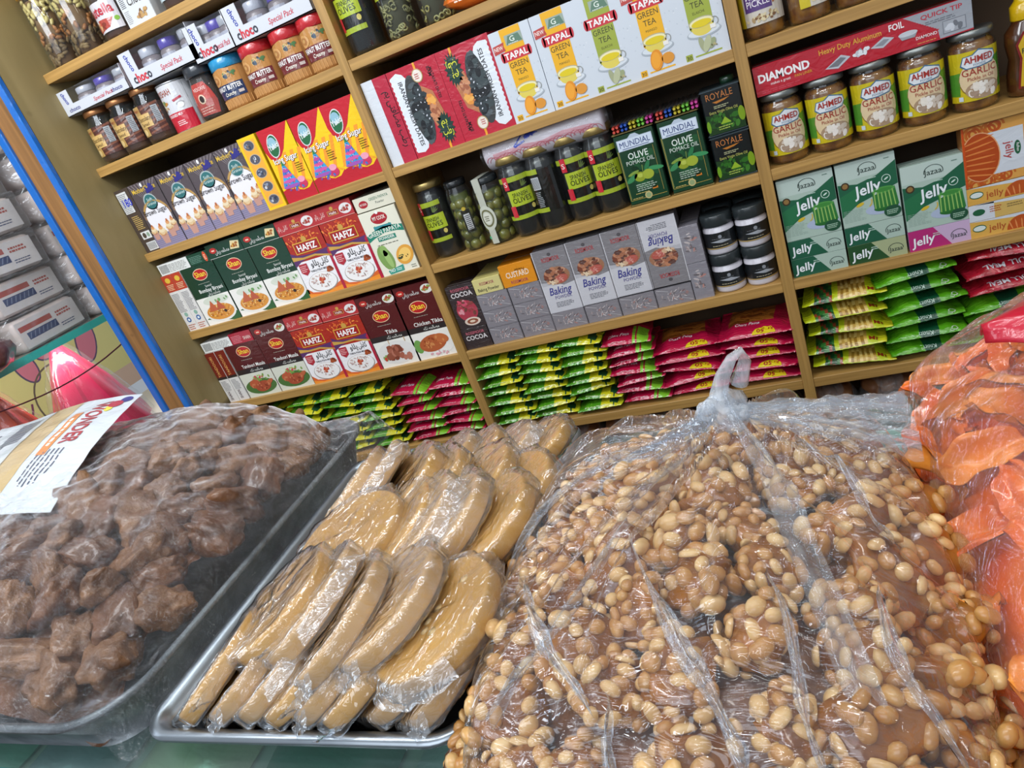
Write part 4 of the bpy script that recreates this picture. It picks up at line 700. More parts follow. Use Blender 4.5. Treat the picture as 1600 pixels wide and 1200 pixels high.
put(carton('baking_powder_box', .058, .030, .1, 'c8bc74', Art().rect(-2.8, 0, 2.8, 2.9, 'ccc080', 0).text('ROSSMOOR', 0, 1.7, .6, 'a04454', 2, 3, 1).text('Baking Powder', 0, .5, .65, '3c3c34', 2, 4.4, .5)), .092, zt+.1050, .008, 'small pale yellow baking powder box lying on the grey boxes', 'box')
put(carton('custard_box', .068, .043, .1, 'd8881c', Art('shiny').rect(-3.3, 0, 3.3, 4.2, 'dc8c20', 0).text('Powder', .6, 3.2, .55, '4c3010', 2, 2, .5, 0, 180).text('CUSTARD', 0, 1.7, 1.1, 'f0d8c0', 2, 4.6, 2).text('ROSSMOOR', 0, .5, .6, 'a04060', 2, 3.4, 1), kind='shiny'), .157, zt+.1050, .008, 'orange custard powder box lying on the grey boxes', 'box')
# white tubs with black lids
def tub():
    e = empty('spread_tub'); r = .0258
    MB().lathe([(r*.8, 0), (r*.97, .001), (r, .004), (r, .044), (r*.94, .046), (r*.94, .050)], ink('c8c4cc', 'shiny'), 32).obj('tub_body', e)
    MB().lathe([(r*1.0, .049), (r*1.02, .050), (r*1.02, .066), (r*.96, .0685), (r*.3, .0685)], ink('2a3032', 'tin'), 32).obj('lid', e)
    A = Art('shiny').rect(-6, 1.1, 6, 3.9, '181c20', 0).rect(-6, 1.15, 6, 1.3, 'b89858', 1).ell(.2, 3.2, .3, .3, '8c9098', 1).poly([(-1.6, 2.4), (.5, 2.7), (2.0, 2.2), (.3, 2.1)], 'a0a4ac', 1).lines(-1.3, 1.6, 1.6, 1.85, 1, 'b0a890', 1).lines(-1.2, 2.85, 1.4, 2.95, 1, '888c94', 1)
    label_part('label', A, cyl_map(r+.0002), (.5, 0), e); return e
TB = tub(); k = 0
for i, x in enumerate((.5185, .572)):
    for yy, rows in ((.034, (0, 1)), (.092, (0, 1))):
        for r_i in rows:
            put(TB if k == 0 else dup(TB), x, zt+.0690*r_i, yy, 'white tub with black lid and black label, '+['lower', 'upper'][r_i]+' layer, '+['left', 'right'][i]+' pile, '+['front', 'behind the front one'][yy > .05], 'tub', 'black-lidded tubs', .15*i); k += 1
# ------------------------------------------------------------------ bay 1 upper shelves
z = .75
CH = noisy('chocolate_cream', '34201a', '4a2c20', 12, .35)
def choc():
    A = Art('shiny').rect(-3.1, 1.6, 3.4, 7.2, '4c2820', 0)
    for i in range(6): A.poly([(-.4, 1.8+i*.9), (3.4, 2.4+i*.9), (3.4, 2.8+i*.9), (-.4, 2.1+i*.9)], '7a4834', 1)
    A.rect(-3.0, 1.6, -.6, 7.2, 'b08c50', 2).rect(-2.0, 3.2, 1.0, 5.6, 'c8a464', 3).text("Henry's", -1.6, 6.2, .6, '983c2c', 4, 1.8, .6).text('Chocolaty', -.6, 4.4, .85, '3c2414', 4, 3.2, .4).text('Spread', -.7, 3.5, .6, '3c2414', 4, 1.8, .2).ell(-1.8, 2.4, .7, .6, 'd8bc80', 3).rect(1.8, 3.6, 3.0, 6.6, 'a8acb0', 3).lines(1.9, 3.7, 2.9, 6.5, 9, '5c5c60', 4)
    e = empty('chocolate_spread_jar'); r = .0325; P = [(r*.7, 0), (r*.9, .001), (r, .008), (r, .062), (r*.93, .074), (r*.76, .086), (r*.76, .096)]
    MB().lathe(P, GLASS, 32, cap1=False).obj('glass', e); MB().lathe([(r*.8, .004), (r*.95, .009), (r*.95, .060), (r*.88, .071), (r*.4, .0715)], CH, 28).obj('spread', e)
    MB().lathe([(r*.8, .092), (r*.82, .093), (r*.82, .101), (r*.77, .104)], ink('b07a50', 'metal'), 32).obj('lid', e); label_part('label', A, cyl_map(r+.0003), (.6, 0), e); return e
CJ = choc()
for i, x in enumerate((-.595, -.530, -.463)): put(CJ if i == 0 else dup(CJ), x, z, .040, 'chocolate spread jar with copper lid and gold label, '+['leftmost, against the side panel', 'middle of three', 'rightmost, beside the milk can'][i], 'jar', 'chocolate spread jars', (.1, .12, .12)[i])
e = empty('milk_can'); r = .0335
MB().lathe([(r*.97, 0), (r, .002), (r, .087), (r*.96, .0885)], ink('c8c8cc', 'shiny'), 32).lathe([(r*1.01, .087), (r*1.01, .090), (r*.93, .090), (r*.92, .0875)], ink('b8bcc0', 'metal'), 32).obj('can', e)
A = Art('shiny').rect(-3.4, .2, 3.4, 8.6, 'c8c8cc', 0).rect(-3.4, .2, 3.4, 3.6, 'b8142c', 1).text('NOSHAH', -1.2, 6.8, 1.1, '984024', 2, 3.8, 1).blobs(-1.8, 5.0, .9, 1.2, 18, ['5c7c3c', 'b87c34', '8c5430', 'd8c890'], .35, 2).ell(1.6, 4.9, .8, .35, '9c9ca0', 2).ell(1.6, 4.6, .65, .5, 'e0e0e0', 3).poly([(.4, 5.8), (2.2, 6.2), (2.3, 5.8), (.5, 5.4)], 'a83040', 3).text('CONDENSED MILK', -.6, 2.9, .5, 'f0e8e8', 3, 3.6, .6).lines(-.6, 1.2, 1.6, 2.2, 3, 'e8c8c8', 3)
label_part('label', A, cyl_map(r+.0003), (.6, 0), e); put(e, -.392, z, .044, 'white and red can of condensed milk', 'can', None, .1)
e = empty('coffee_jar'); r = .031
P = [(r*.8, 0), (r*.94, .001), (r, .008), (r*1.02, .03), (r*.86, .060), (r*.74, .075), (r*.8, .080)]
MB().lathe(P, GLASS, 32, cap1=False, sy=.8).obj('glass', e); MB().lathe([(a*.93, b+.002) for a, b in P[:-1]], noisy('coffee_powder', '1c1210', '32201a', 90, .7), 28, sy=.8).obj('coffee', e)
MB().lathe([(r*.82, .078), (r*.86, .08), (r*.86, .094), (r*.8, .098)], ink('2c3036', 'shiny'), 32, sy=.85).obj('lid', e)
A = Art('shiny').poly([(-2.0, 1.0), (2.1, .8), (2.6, 3), (2.1, 5), (1.3, 6.6), (-1.3, 6.6), (-2.1, 5), (-2.5, 3)], 'b03c34', 0).text('NESCAFE', 0, 5.3, .6, 'e8c8c0', 2, 2.5, .5).ell(-.3, 3.8, .75, .85, 'd8b8a0', 2).ell(-.3, 3.8, .5, .6, '2c1c18', 3).lines(-1.7, 1.3, 1.6, 2.6, 3, 'd8a098', 2)
label_part('label', A, cyl_map(r*.98, 0, .8), (.5, 0), e); put(e, -.320, z, .034, 'small coffee jar with dark lid and red label', 'jar', None, .15)
PBm = noisy('peanut_butter', 'a0703c', 'b88650', 10, .4)
def pb(blue):
    A = Art('shiny').poly([(-3.3, 6.6), (0, 7.2), (3.3, 6.6), (3.3, 2.2), (-3.3, 2.2)], 'b88040', 0).rect(-3.3, 2.0, 3.3, 4.4, '1c2c54' if blue else '6c1c20', 2).ell(-1.8, 5.4, 1.3, 1.0, 'c89458', 3).ell(-1.8, 5.4, .8, .6, 'a8703c', 4).ell(-1.8, 5.45, .4, .3, 'c8985c', 5)
    A.blobs(1.5, 5.8, 1.3, .5, 16, ['c8a868', '4c7444', '283c50', 'a87c40'], .35, 3).text('PEANUT BUTTER', 0, 3.4, .8, 'f0ece8', 4, 5.8, 2).text('Crunchy' if blue else 'Creamy', .2, 2.4, .65, 'f0e8d8', 4, 2.3, .8, .2).rect(1.9, 2.4, 2.9, 2.9, 'c8b8b0', 4)
    e = empty('peanut_butter_jar'); r = .0335
    P = [(r*.75, 0), (r*.93, .001), (r, .006), (r*.99, .018), (r, .021), (r, .064), (r*.95, .070), (r*.93, .076)]
    mb = MB(); mb.lathe(P, PBm, 32)
    for i in range(30): a_ = 6.283*i/30; mb.tube([(r*1.0*math.cos(a_), r*1.0*math.sin(a_), .004), (r*1.0*math.cos(a_), r*1.0*math.sin(a_), .018)], .0009, PBm, 5)
    mb.obj('jar_body', e); MB().lathe([(r*.97, .070), (r*1.0, .071), (r*1.0, .087), (r*.95, .089)], ink('1c88b8' if blue else 'b82028', 'shiny'), 36).obj('lid', e)
    label_part('label', A, cyl_map(r+.0003), (.6, 0), e); return e
put(pb(True), -.2545, z, .040, 'peanut butter jar with a bright blue lid', 'jar', 'peanut butter jars')
PB = pb(False)
for i, x in enumerate((-.184, -.1135, -.052)): put(PB if i == 0 else dup(PB), x, z, .040, 'peanut butter jar with a red lid, '+['beside the blue-lidded one', 'middle of the red-lidded three', 'against the post'][i], 'jar', 'peanut butter jars')
def chocbox(label, x, zz, w, rz=0, down=False):
    e = empty('spread_gift_box'); h, d = .062, .070; WH = ink('c4c6cc')
    mb = MB(); mb.box(-w/2, w/2, 0, d, 0, .002, WH).box(-w/2, w/2, d-.001, d, 0, h, WH).box(-w/2, -w/2+.001, 0, d, 0, h, ink('b83038')).box(w/2-.001, w/2, 0, d, 0, h, WH).box(-w/2, w/2, 0, .001, 0, .026, WH).box(-w/2, -w/2+.032, 0, .001, .026, h, WH)
    A = Art(); 
    A.text('choco', -w*50+3.4, .7, 1.6, '30303c', 2, 4.6, 2.4).text('hoc', -w*50+3.3, .7, 1.6, 'c83440', 3, 2.6, 2.6) if not down else A.text('choco', -w*50+3, .8, 1.0, '34347c', 2, 3, 1.4).text('choco', w*50-3, .9, 1.0, '34347c', 2, 3, 1.4)
    A.text('Special Pack', 2.2, .9, .95, 'c03848', 2, min(5.4, w*38), .6, .25).text('choco', -w*50+1.5, 4.2, .9, '2c3c9c', 2, 3.0, 1.6, 0, 280)
    A.emit(mb, front_map()); mb.obj('card_box', e)
    MB().box(-w/2+.032, w/2-.001, .0003, .0008, .026, h-.0005, film('window_film', .01, 'ffffff', .04, .08, gloss=.7)).box(-w/2+.001, w/2-.001, .001, d-.001, h-.0006, h-.0001, film('window_film_top', .01, 'ffffff', .04, .08, gloss=.7)).obj('clear_window', e)
    for i, c in enumerate(('b0b4c0', '4a3c9c', 'a0a4ac')):
        r = .021; j = empty('mini_jar') ; j.parent = e; j.location = (-w*.22+i*w*.29, .030, .0025)
        mb = MB(); mb.lathe([(r*.8, 0), (r, .004), (r, .034), (r*.8, .040)], noisy('gift_spread', '6c6468', '8c8488', 20, .3), 24)
        Art('shiny').rect(-2, .9, 2, 3, 'a4a6b4', 0).text('choco', 0, 1.4, 1.0, '2c2c6c', 1, 3, 1.2).emit(mb, cyl_map(r+.0002), (.5, 0)); mb.lathe([(r*.86, .039), (r*.9, .040), (r*.9, .053), (r*.84, .055)], ink(c, 'shiny'), 24)
        m_ = mb.mesh('mini_jar'); jo = bpy.data.objects.new('mini_jar', m_); COL.objects.link(jo); jo.parent = e; jo.location = j.location; bpy.data.objects.remove(j)
    put(e, x, zz, .006, label, 'gift box', 'spread gift boxes', rz); return e
chocbox('white gift box of small spread jars, lowest, lying on the leftmost jars', -.547, z+.105, .180, 0, True).scale = (1, 1, .74)
chocbox('white gift box of spread jars, second from the left, over the milk can', -.365, z+.0995, .172)
chocbox('white gift box of spread jars, third, over the blue-lidded jar', -.245, z+.0905, .092)
chocbox('white gift box of spread jars, rightmost, over the red-lidded jars', -.112, z+.0905, .172)
z = .9375
A = Art('shiny').rect(-3.4, 1.4, 3.4, 6.4, 'c8c4c8', 0).text('nutella', -.2, 4.2, 1.7, 'b02434', 2, 5.8, 2.2).poly([(-2.4, 1.6), (.8, 2.0), (2, 3.4), (-1.5, 3.6)], 'a84438', 1).blobs(-1.2, 2.4, 1.3, .7, 16, ['c8845c', '7c3020', 'b85040', 'd0a070'], .45, 2).ell(2.6, 3.0, .5, .4, '7ca83c', 2)
o = jar('hazelnut_spread_jar', .0345, .09, prof(.0345, .088, .85, .8), .031, .014, 'd8d8d8', CH, None, A, 'shiny'); put(o, -.440, z, .042, 'hazelnut spread jar with a white label and red word on the top shelf', 'jar', 'top shelf jars')
A = Art().rect(-3.3, 0, 3.3, 10, 'c4c6c8', 0).text('Choco', .6, 3.4, 1.5, '3c342c', 2, 4, .8, .2).blobs(.9, 1.6, 1.4, .8, 14, ['8c6440', '5c4028', 'b08c58'], .4, 2)
for i in range(7): A.rect(-3.0, 3.4+i*.28, -1.9, 3.52+i*.28, '404040', 1)
A.lines(-3.0, .8, -1.7, 3.0, 8, '8a8a8a', 1)
put(carton('cereal_carton', .067, .10, .05, 'c4c6c8', A), -.362, z, .010, 'white carton with a barcode and nuts picture on the top shelf', 'box')
A = Art('shiny').rect(-3, 1.6, 3, 7, 'b8c8cc', 0).lines(-2.2, 2, 2, 5, 7, '7c8c94', 1)
put(jar('hazelnut_spread_jar', .031, .09, prof(.031, .088, .85, .8), .028, .014, 'd8d8d8', CH, None, A, 'shiny'), -.290, z, .040, 'dark spread jar with a pale blue label, rightmost on the top shelf', 'jar', 'top shelf jars')
for i, x in enumerate((-.592, -.522)):
    e = empty('nut_jar'); MB().lathe([(.024, 0), (.030, .002), (.031, .006), (.031, .125), (.027, .132)], GLASS, 30, cap1=False).obj('plastic_jar', e)
    mb = MB(); q = random.Random(i+20); mb.lathe([(.023, .003), (.023, .12)], ink('6c4c28', 'matte'), 16)
    NM = [noisy('cashew', 'b8a060', 'd0bc80', 20, .45), noisy('almond', '8c5424', 'a8682c', 30, .5), noisy('walnut', '5c4426', '80643c', 50, .6, .5)]
    for k in range(170):
        z_ = q.uniform(.008, .122); a = q.uniform(0, 6.283); m_ = NM[0] if z_ > .075 else NM[1] if z_ > .042 else NM[2]
        mb.blob((.0255*math.cos(a), .0255*math.sin(a), z_), (.0035, .0042, .0078), m_, k, .15, 1, 1, Matrix.Rotation(a, 3, 'Z') @ Matrix.Rotation(q.uniform(-1.5, 1.5), 3, 'X'))
    mb.obj('mixed_nuts', e)['kind'] = 'stuff'; MB().lathe([(.031, .128), (.032, .130), (.032, .146), (.03, .148)], ink('d8a018', 'shiny'), 32).obj('lid', e)
    put(e, x, z, .038, 'clear jar layered with cashews, almonds and walnuts, '+['leftmost on the top shelf', 'second on the top shelf'][i], 'jar', 'nut jars')
# ------------------------------------------------------------------ bay 3
z = .375
PK = noisy('pickle_oil', '5c2c10', 'a06a1c', 55, .25, .5, 80, .8)
def gar():
    A = Art('shiny').rect(-4.2, 1.5, 4.2, 8.2, 'c8b41c', 0).poly([(1.9, 2.4), (4.2, 2.6), (4.2, 7.2), (1.6, 6.6)], '4c8c2c', 1).poly([(-4.2, 2.4), (-2.6, 2.4), (-2.4, 5.6), (-4.2, 5.4)], '4c8c2c', 1)
    A.ell(.1, 4.4, 2.75, 2.6, '8c6c2c', 1).ell(.1, 4.5, 2.65, 2.55, 'dcc49c', 2).ell(.3, 2.9, 2.2, 1.25, 'a88c70', 2.6).blobs(.3, 2.9, 1.7, .9, 24, ['e4dcd0', 'd0c0b0', 'a08874', 'ece4dc'], .5, 3)
    A.poly([(-2.3, 6.4), (-1.9, 7.6), (-.8, 7.7), (0, 8.3), (1.2, 7.9), (2.0, 7.7), (2.2, 6.9), (1.7, 6.1), (0, 5.9), (-1.6, 5.9)], '3c6c8c', 4).poly([(-2.1, 6.5), (-1.8, 7.5), (-.7, 7.6), (0, 8.1), (1.1, 7.8), (1.9, 7.5), (2.05, 6.9), (1.6, 6.25), (0, 6.05), (-1.5, 6.05)], 'dce0e4', 5)
    A.text('AHMED', 0, 6.65, .85, 'a02c24', 7, 3.5, 2.2).text('FOODS', 0, 6.2, .3, '3c6c8c', 7, 1.4).text('GARLIC', 0, 5.0, .95, 'a0342c', 5, 4.3, .2).text('Pickle in Oil', .1, 4.3, .5, 'a0483c', 5, 3.2, .3)
    A.rect(-2.8, 1.7, -2.2, 2.3, 'c8d4e0', 4).lines(3.0, 4, 3.8, 7.2, 9, '707038', 3)
    return jar('garlic_pickle_jar', .0298, .108, [(.02, 0), (.0275, .001), (.0298, .007), (.0298, .086), (.0285, .090), (.0245, .094), (.0245, .100)], .0282, .0095, '8c8f8c', PK, None, A)
GJ = gar()
for i, x in enumerate((.6500, .7125, .7755, .8390, .9030)):
    o = put(GJ if i == 0 else dup(GJ), x, z, .036, 'yellow-labelled garlic pickle jar, '+['leftmost, against the post', 'second from the left', 'middle of the five', 'fourth from the left', 'rightmost, beside the sauce bottle'][i], 'jar', 'garlic pickle jars', (.12, .1, .1, .05, .08)[i])
e = empty('sauce_bottle'); r = .0255
P = [(r*.7, 0), (r*.95, .002), (r, .01), (r*.98, .03), (r*.84, .05), (r*.98, .07), (r*.95, .085), (r*.6, .096), (r*.6, .100)]
MB().lathe(P, noisy('brown_sauce', '3c2010', '5c3418', 12, .2, 0, None, .8), 30).obj('bottle', e)
MB().lathe([(r*.62, .099), (r*.64, .1), (r*.64, .117), (r*.5, .121), (r*.42, .124), (r*.4, .136), (r*.2, .138)], ink('d8b010', 'shiny'), 28).obj('cap', e)
A = Art('shiny').poly([(-1.8, 1.2), (1.9, 1.2), (1.6, 3.5), (1.4, 5.2), (1.8, 7), (.9, 8.6), (-.9, 8.6), (-1.8, 7), (-1.4, 5.2), (-1.6, 3.4)], '7c1c1c', 0).poly([(-1.5, 1.5), (1.6, 1.5), (1.3, 3.5), (1.1, 5.2), (1.5, 6.9), (.8, 8.2), (-.8, 8.2), (-1.5, 6.9), (-1.1, 5.2), (-1.3, 3.4)], 'c8a424', 1).text('PAKO', 0, 5.8, .7, '1c3c28', 3, 2.2, 1).ell(0, 3.8, .9, 1.2, '2c5c34', 2, 20).ell(.1, 7.6, .9, .35, '9cb0c0', 3).blobs(.2, 2.4, .8, .5, 8, ['3c3420', 'a87828'], .3, 2)
label_part('label', A, cyl_map(r*.99), (.5, 0), e); put(e, .9675, z, .034, 'sauce bottle with a bright yellow cap at the right edge of the photo', 'bottle')
# foil box on the jars
A = Art('shiny').rect(-14.2, 0, 14.2, 4.2, 'b4182c', 0).poly([(6.0, 4.2), (14.2, 4.2), (14.2, .2), (10.2, .1), (10.0, 1.4)], '9ca0a8', 1)
for i in range(14): A.poly([(6.0+i*.3, 4.1-i*.2), (6.3+i*.3, 4.0-i*.2), (5.95+i*.3, 3.8-i*.2)], 'b4182c', 2)
A.text('DIAMOND', -10.0, 1.9, 1.15, 'f0ecec', 3, 7.2, 3).text('makes a great', -10.6, 1.2, .4, 'f0d8d8', 3, 2.8, .8).text('PAN LINER', -7.4, 1.2, .4, 'd89c2c', 3, 2.4, .5).text('Heavy Duty Aluminum', -.9, 3.0, .75, 'dca034', 3, 8.2, 1.2).text('FOIL', 5.1, 3.1, .85, 'f4ecec', 3, 1.9, 2).text('QUICK TIP', 10.6, 3.2, .6, 'b83040', 3, 5.0, 1.5)
A.poly([(-4.5, .9), (-2.8, .5), (-1.0, 1.6), (-2.2, 2.2)], 'b8bcc4', 3).poly([(-4.1, 1.0), (-2.8, .8), (-1.6, 1.6), (-2.3, 1.9)], '70747c', 4).blobs(.5, 1.7, 1.0, .45, 14, ['c0c4cc', '84888f', 'e0e4e8'], .35, 3).poly([(1.6, 1.7), (3.2, 1.3), (4.7, 2.2), (3.4, 2.7)], 'b8bcc4', 3).poly([(2.2, 1.8), (3.2, 1.6), (4.1, 2.2), (3.4, 2.4)], '868a92', 4).ell(6.4, 2.1, 1.2, .35, 'c4c8d0', 4).poly([(5.2, 2.1), (7.6, 2.1), (7.2, 1.4), (5.6, 1.4)], '989ca4', 3)
A.lines(-13.4, .3, -7.4, .8, 2, 'c84858', 2).text('DIAMOND', 9.0-.4, .9, .4, 'f0e8e8', 3, 2.6, 1).lines(7.4, .3, 10, .5, 1, 'd8a050', 3).lines(8.6, 2.4, 12.6, 2.9, 2, '6c7078', 3).rect(10.6, .5, 13.4, 2.2, '787c84', 2).rect(10.7, .6, 13.3, 2.1, 'a4a8b0', 3).blobs(12, 1.3, 1, .4, 9, ['c8ccd4', '6c7078'], .4, 4)
o = carton('foil_box', .284, .043, .045, 'b4182c', A, kind='shiny'); put(o, .7620, z+.1085, .012, 'long red box of aluminium foil lying across the garlic pickle jars', 'box')
z = .5625
def mixj(c):
    A = Art('shiny').rect(-4, 1.9, 4, 8.4, 'ccc4b8', 0).rect(-4, 1.9, -2.6, 8.4, 'c8b41c', 1).rect(-2.3, 3.8, 1.6, 8.4, c, 1).text('MIXED', -.4, 5.4, .9, 'e8e0e8', 3, 3, .8).text('PICKLE', -.3, 4.4, .9, 'e8e0e8', 3, 3.2, .8).blobs(.2, 2.8, 2.6, .5, 30, ['a88c60', '7c5430', 'd8c8a0'], .3, 2).ell(2.6, 6, .4, 2, 'a85c24', 2, -25)
    return jar('mixed_pickle_jar', .0298, .108, [(.02, 0), (.0275, .001), (.0298, .007), (.0298, .086), (.0285, .090), (.0245, .094), (.0245, .100)], .0282, .0095, '8c8f8c', PK, None, A)
MJ = mixj('583c78')
for i, x in enumerate((.648, .711, .774)): put(MJ if i == 0 else dup(MJ), x, z, .036, 'mixed pickle jar on the shelf above the foil box, '+['leftmost with purple label', 'middle', 'rightmost'][i], 'jar', 'mixed pickle jars', (.0, .9, .6)[i])
# jelly boxes
z = .1875
def jel_front():
    A = Art().rect(-4.1, 0, 4.1, 10.1, 'a8bcb0', 0).rect(-4.1, 7.4, 4.1, 10.1, 'b8c8c0', .5)
    A.poly([(-4.1, 7.0), (-1.4, 6.5), (1.4, 7.2), (4.1, 8.8), (4.1, 5.2), (1, 4.2), (-1.6, 3.4), (-4.1, 1.7)], '1c5c40', 1).poly([(-4.1, 5), (-1, 6.2), (-1.6, 3.6), (-4.1, 1.7)], '226c44', 1.3)
    A.text('Jazaa', .1, 8.1, .85, '2c3c38', 3, 2.4, .3).arc(.2, 8.5, 1.2, 1.3, -20, 190, '2c3c38', 3, 14, .8).ell(-3.1, 6.6, .6, .6, '3c2c1c', 3).ell(-3.1, 6.6, .4, .4, '8c6c3c', 4)
    A.text('Jelly', -.1, 4.7, 1.7, 'e8ecf0', 5, 3.8, 1.6, .15, 8).arc(2.6, 6.3, .55, .65, 0, 360, 'c8dcd0', 3, 16).ell(2.6, 6.3, .35, .12, 'c8dcd0', 3, 30).lines(.2, 6.9, 1.4, 7.2, 1, 'b8d0c4', 3)
    A.ell(1.6, 1.9, 2.4, .9, 'a8b4cc', 2).poly([(.4, 4.6), (3.6, 4.9), (3.9, 2.0), (.5, 1.8)], '2c7434', 4).ell(2.1, 1.9, 1.7, .5, '246428', 4).ell(2.0, 4.7, 1.6, .5, '4c9444', 5).ell(2.0, 4.7, 1.2, .3, '3c8438', 6)
    for i in range(6): A.poly([(.6+i*.55, 2.0), (.75+i*.55, 2.0), (.8+i*.5, 4.6), (.62+i*.5, 4.6)], '90b860', 5)
    A.ell(2.9, 1.1, 1.2, .9, '1c4c34', 6).lines(2.1, .7, 3.7, 1.5, 3, 'a8c8b0', 7).ell(-1.4, 3.2, .6, .25, 'd0b030', 3, 20).arc(-.6, 3.4, .8, .95, -60, 20, 'd0b030', 3)
    A.lines(-3.9, .8, -.6, 2.8, 9, '8aa094', 2, .3).lines(2.6, 9.3, 3.6, 9.6, 1, '607c70', 3); return A
JB = carton('jelly_box', .083, .101, .032, 'a8bcb0', jel_front())
def jel_flat(c1, c2, w=8.3, h=3.1):
    A = Art().rect(-w/2, 0, w/2, h, c2, 0).poly([(-w/2, 0), (1.6, 0), (-.7, h), (-w/2, h)], c1, 1).text('Jelly', -2.2, .9, 1.35, 'e8ecf0', 3, 3.2, 1.6, .15, 6).text('Jazaa', 2.6, .9, .7, '2c3c38', 3, 1.9, .3).arc(2.6, 1.3, 1.0, 1.09, -10, 200, '2c3c38', 3, 12, .8).lines(-.8, 1.9, .3, 2.5, 2, 'b8d0c4', 2); return A
def flat(x, zz, c1, c2, lb, h=.031): 
    o = carton('jelly_box', .083, h, .10, c2, jel_flat(c1, c2, 8.3, h*100)); put(o, x, zz, .008, lb, 'box', 'jelly boxes')
flat(.662, z, '1c5840', 'a8bcb0', 'green jelly box lying flat at the bottom of the left pile'); flat(.662, z+.0315, '1c5840', 'a8bcb0', 'green jelly box lying second in the left pile, under the upright one')
flat(.748, z, '224c28', 'a4ac84', 'olive green jelly box lying flat at the bottom of the middle pile', .031); flat(.748, z+.0315, '1c5840', 'a8bcb0', 'green jelly box lying second in the middle pile')
flat(.8345, z, 'b02870', 'c4a8c8', 'pink jelly box lying flat under the right upright jelly box', .033)
for i, (x, zz) in enumerate(((.662, z+.0632), (.748, z+.0632), (.8345, z+.0335))): put(JB if i == 0 else dup(JB), x, zz, .008, 'pale green jelly box standing upright on the '+['left', 'middle', 'right'][i]+' pile, picture of a green jelly', 'box', 'jelly boxes')
A = Art('shiny').rect(-4.3, 0, 4.3, 8.9, 'd89c4c', 0)
q = random.Random(8)
for i in range(12): cx, cy_ = q.uniform(-3.8, 3.8), q.choice([q.uniform(0, 1.6), q.uniform(7, 8.7)]); A.arc(cx, cy_, .5, .8, 0, 360, 'b8501c', .5+i*.05, 14).arc(cx, cy_, 1.0, 1.25, 0, 300, 'c06424', .5+i*.05, 14)
A.rect(3.2, 0, 4.3, 8.9, 'd89c4c', 1.5).rect(3.2, 0, 4.3, 8.9, 'c46c28', 1.4).rect(-1.2, 1.3, 3.2, 7.4, 'd0d4dc', 2).ell(-2.2, 4.2, 2.5, 3.6, 'e0a070', 3, 0, 26).ell(-2.2, 4.2, 2.35, 3.45, 'b04414', 4, 0, 26)
for i in range(7): A.ell(-2.3, 1.6+i*.85, 2.0, .12, 'd87c3c', 5, 4*(i-3))
A.rect(-4.3, 0, -4.0, 8.9, 'c84c18', 6).text('jelly', .95, 4.3, 1.0, 'b03c3c', 5, 2.5, .5, 0, 270).ell(2.4, 4.4, .4, 1.0, '1c5c3c', 4).text('Rafhan', 2.3, 4.4, .35, 'e8ece8', 5, 1.2, .4, 0, 270)
A.it = [([(max(-4.3, min(4.3, x)), max(0, min(8.9, y))) for x, y in p], f, L, c) for p, f, L, c in A.it]
OJB = carton('orange_jelly_box', .086, .089, .032, 'd0884c', A, kind='shiny'); put(OJB, .919, z+.0785, .008, 'orange jelly box turned on its side at the top of the right pile', 'box', 'orange jelly boxes')
o = dup(OJB); put(o, 1.008, z+.0785, .008, 'second orange jelly box cut by the right edge of the photo', 'box', 'orange jelly boxes')
def of(i, x, w=8.6):
    A = Art('shiny').rect(-w/2, 0, w/2, 2.55, ['d8a850', 'd0ac60', 'd8a44c'][i], 0).poly([(-w/2, 2.55), (w/2, 2.55), (w/2, 1.8)], 'd0d4dc', 1)
    if i != 1: A.ell(2.3, .2, 1.9, 2.0, 'b8501c', 2, 0, 20, 0, 180).text('jelly', -.8, .7, 1.0, 'b05028', 3, 2.2, .5).ell(-3.1, 1.4, .9, .55, '1c5c3c', 2).ell(-3.1, 1.4, .8, .4, 'd8e0dc', 3)
    else: A.rect(-w/2, 0, -1, 2.5, 'd0d4dc', 1).ell(-3.0, 1.3, .8, .5, '1c5c3c', 2).lines(-1.6, 1.0, 0, 2, 3, 'b05028', 2).lines(.6, 1.2, 2.6, 1.9, 2, '8c7444', 2)
    if i != 1:
        for k in range(5): A.ell(.9+k*.7, .9, .09, .75, 'e08c50', 3, (2-k)*9)
    return carton('orange_jelly_box', .086, .0255, .09, 'd8a850', A, kind='shiny')
for i in range(3):
    o = of(i, 0); put(o, .919, z+.026*i, .008, ['orange jelly box lying flat at the bottom of the right pile', 'pale side of an orange jelly box lying in the middle of the right pile', 'orange jelly box lying flat just under the sideways one'][i], 'box', 'orange jelly boxes')
    o2 = dup(o); put(o2, 1.008, z+.026*i, .008, 'orange jelly box lying flat at the far right edge, '+['bottom', 'middle', 'top'][i]+' layer', 'box', 'orange jelly boxes')
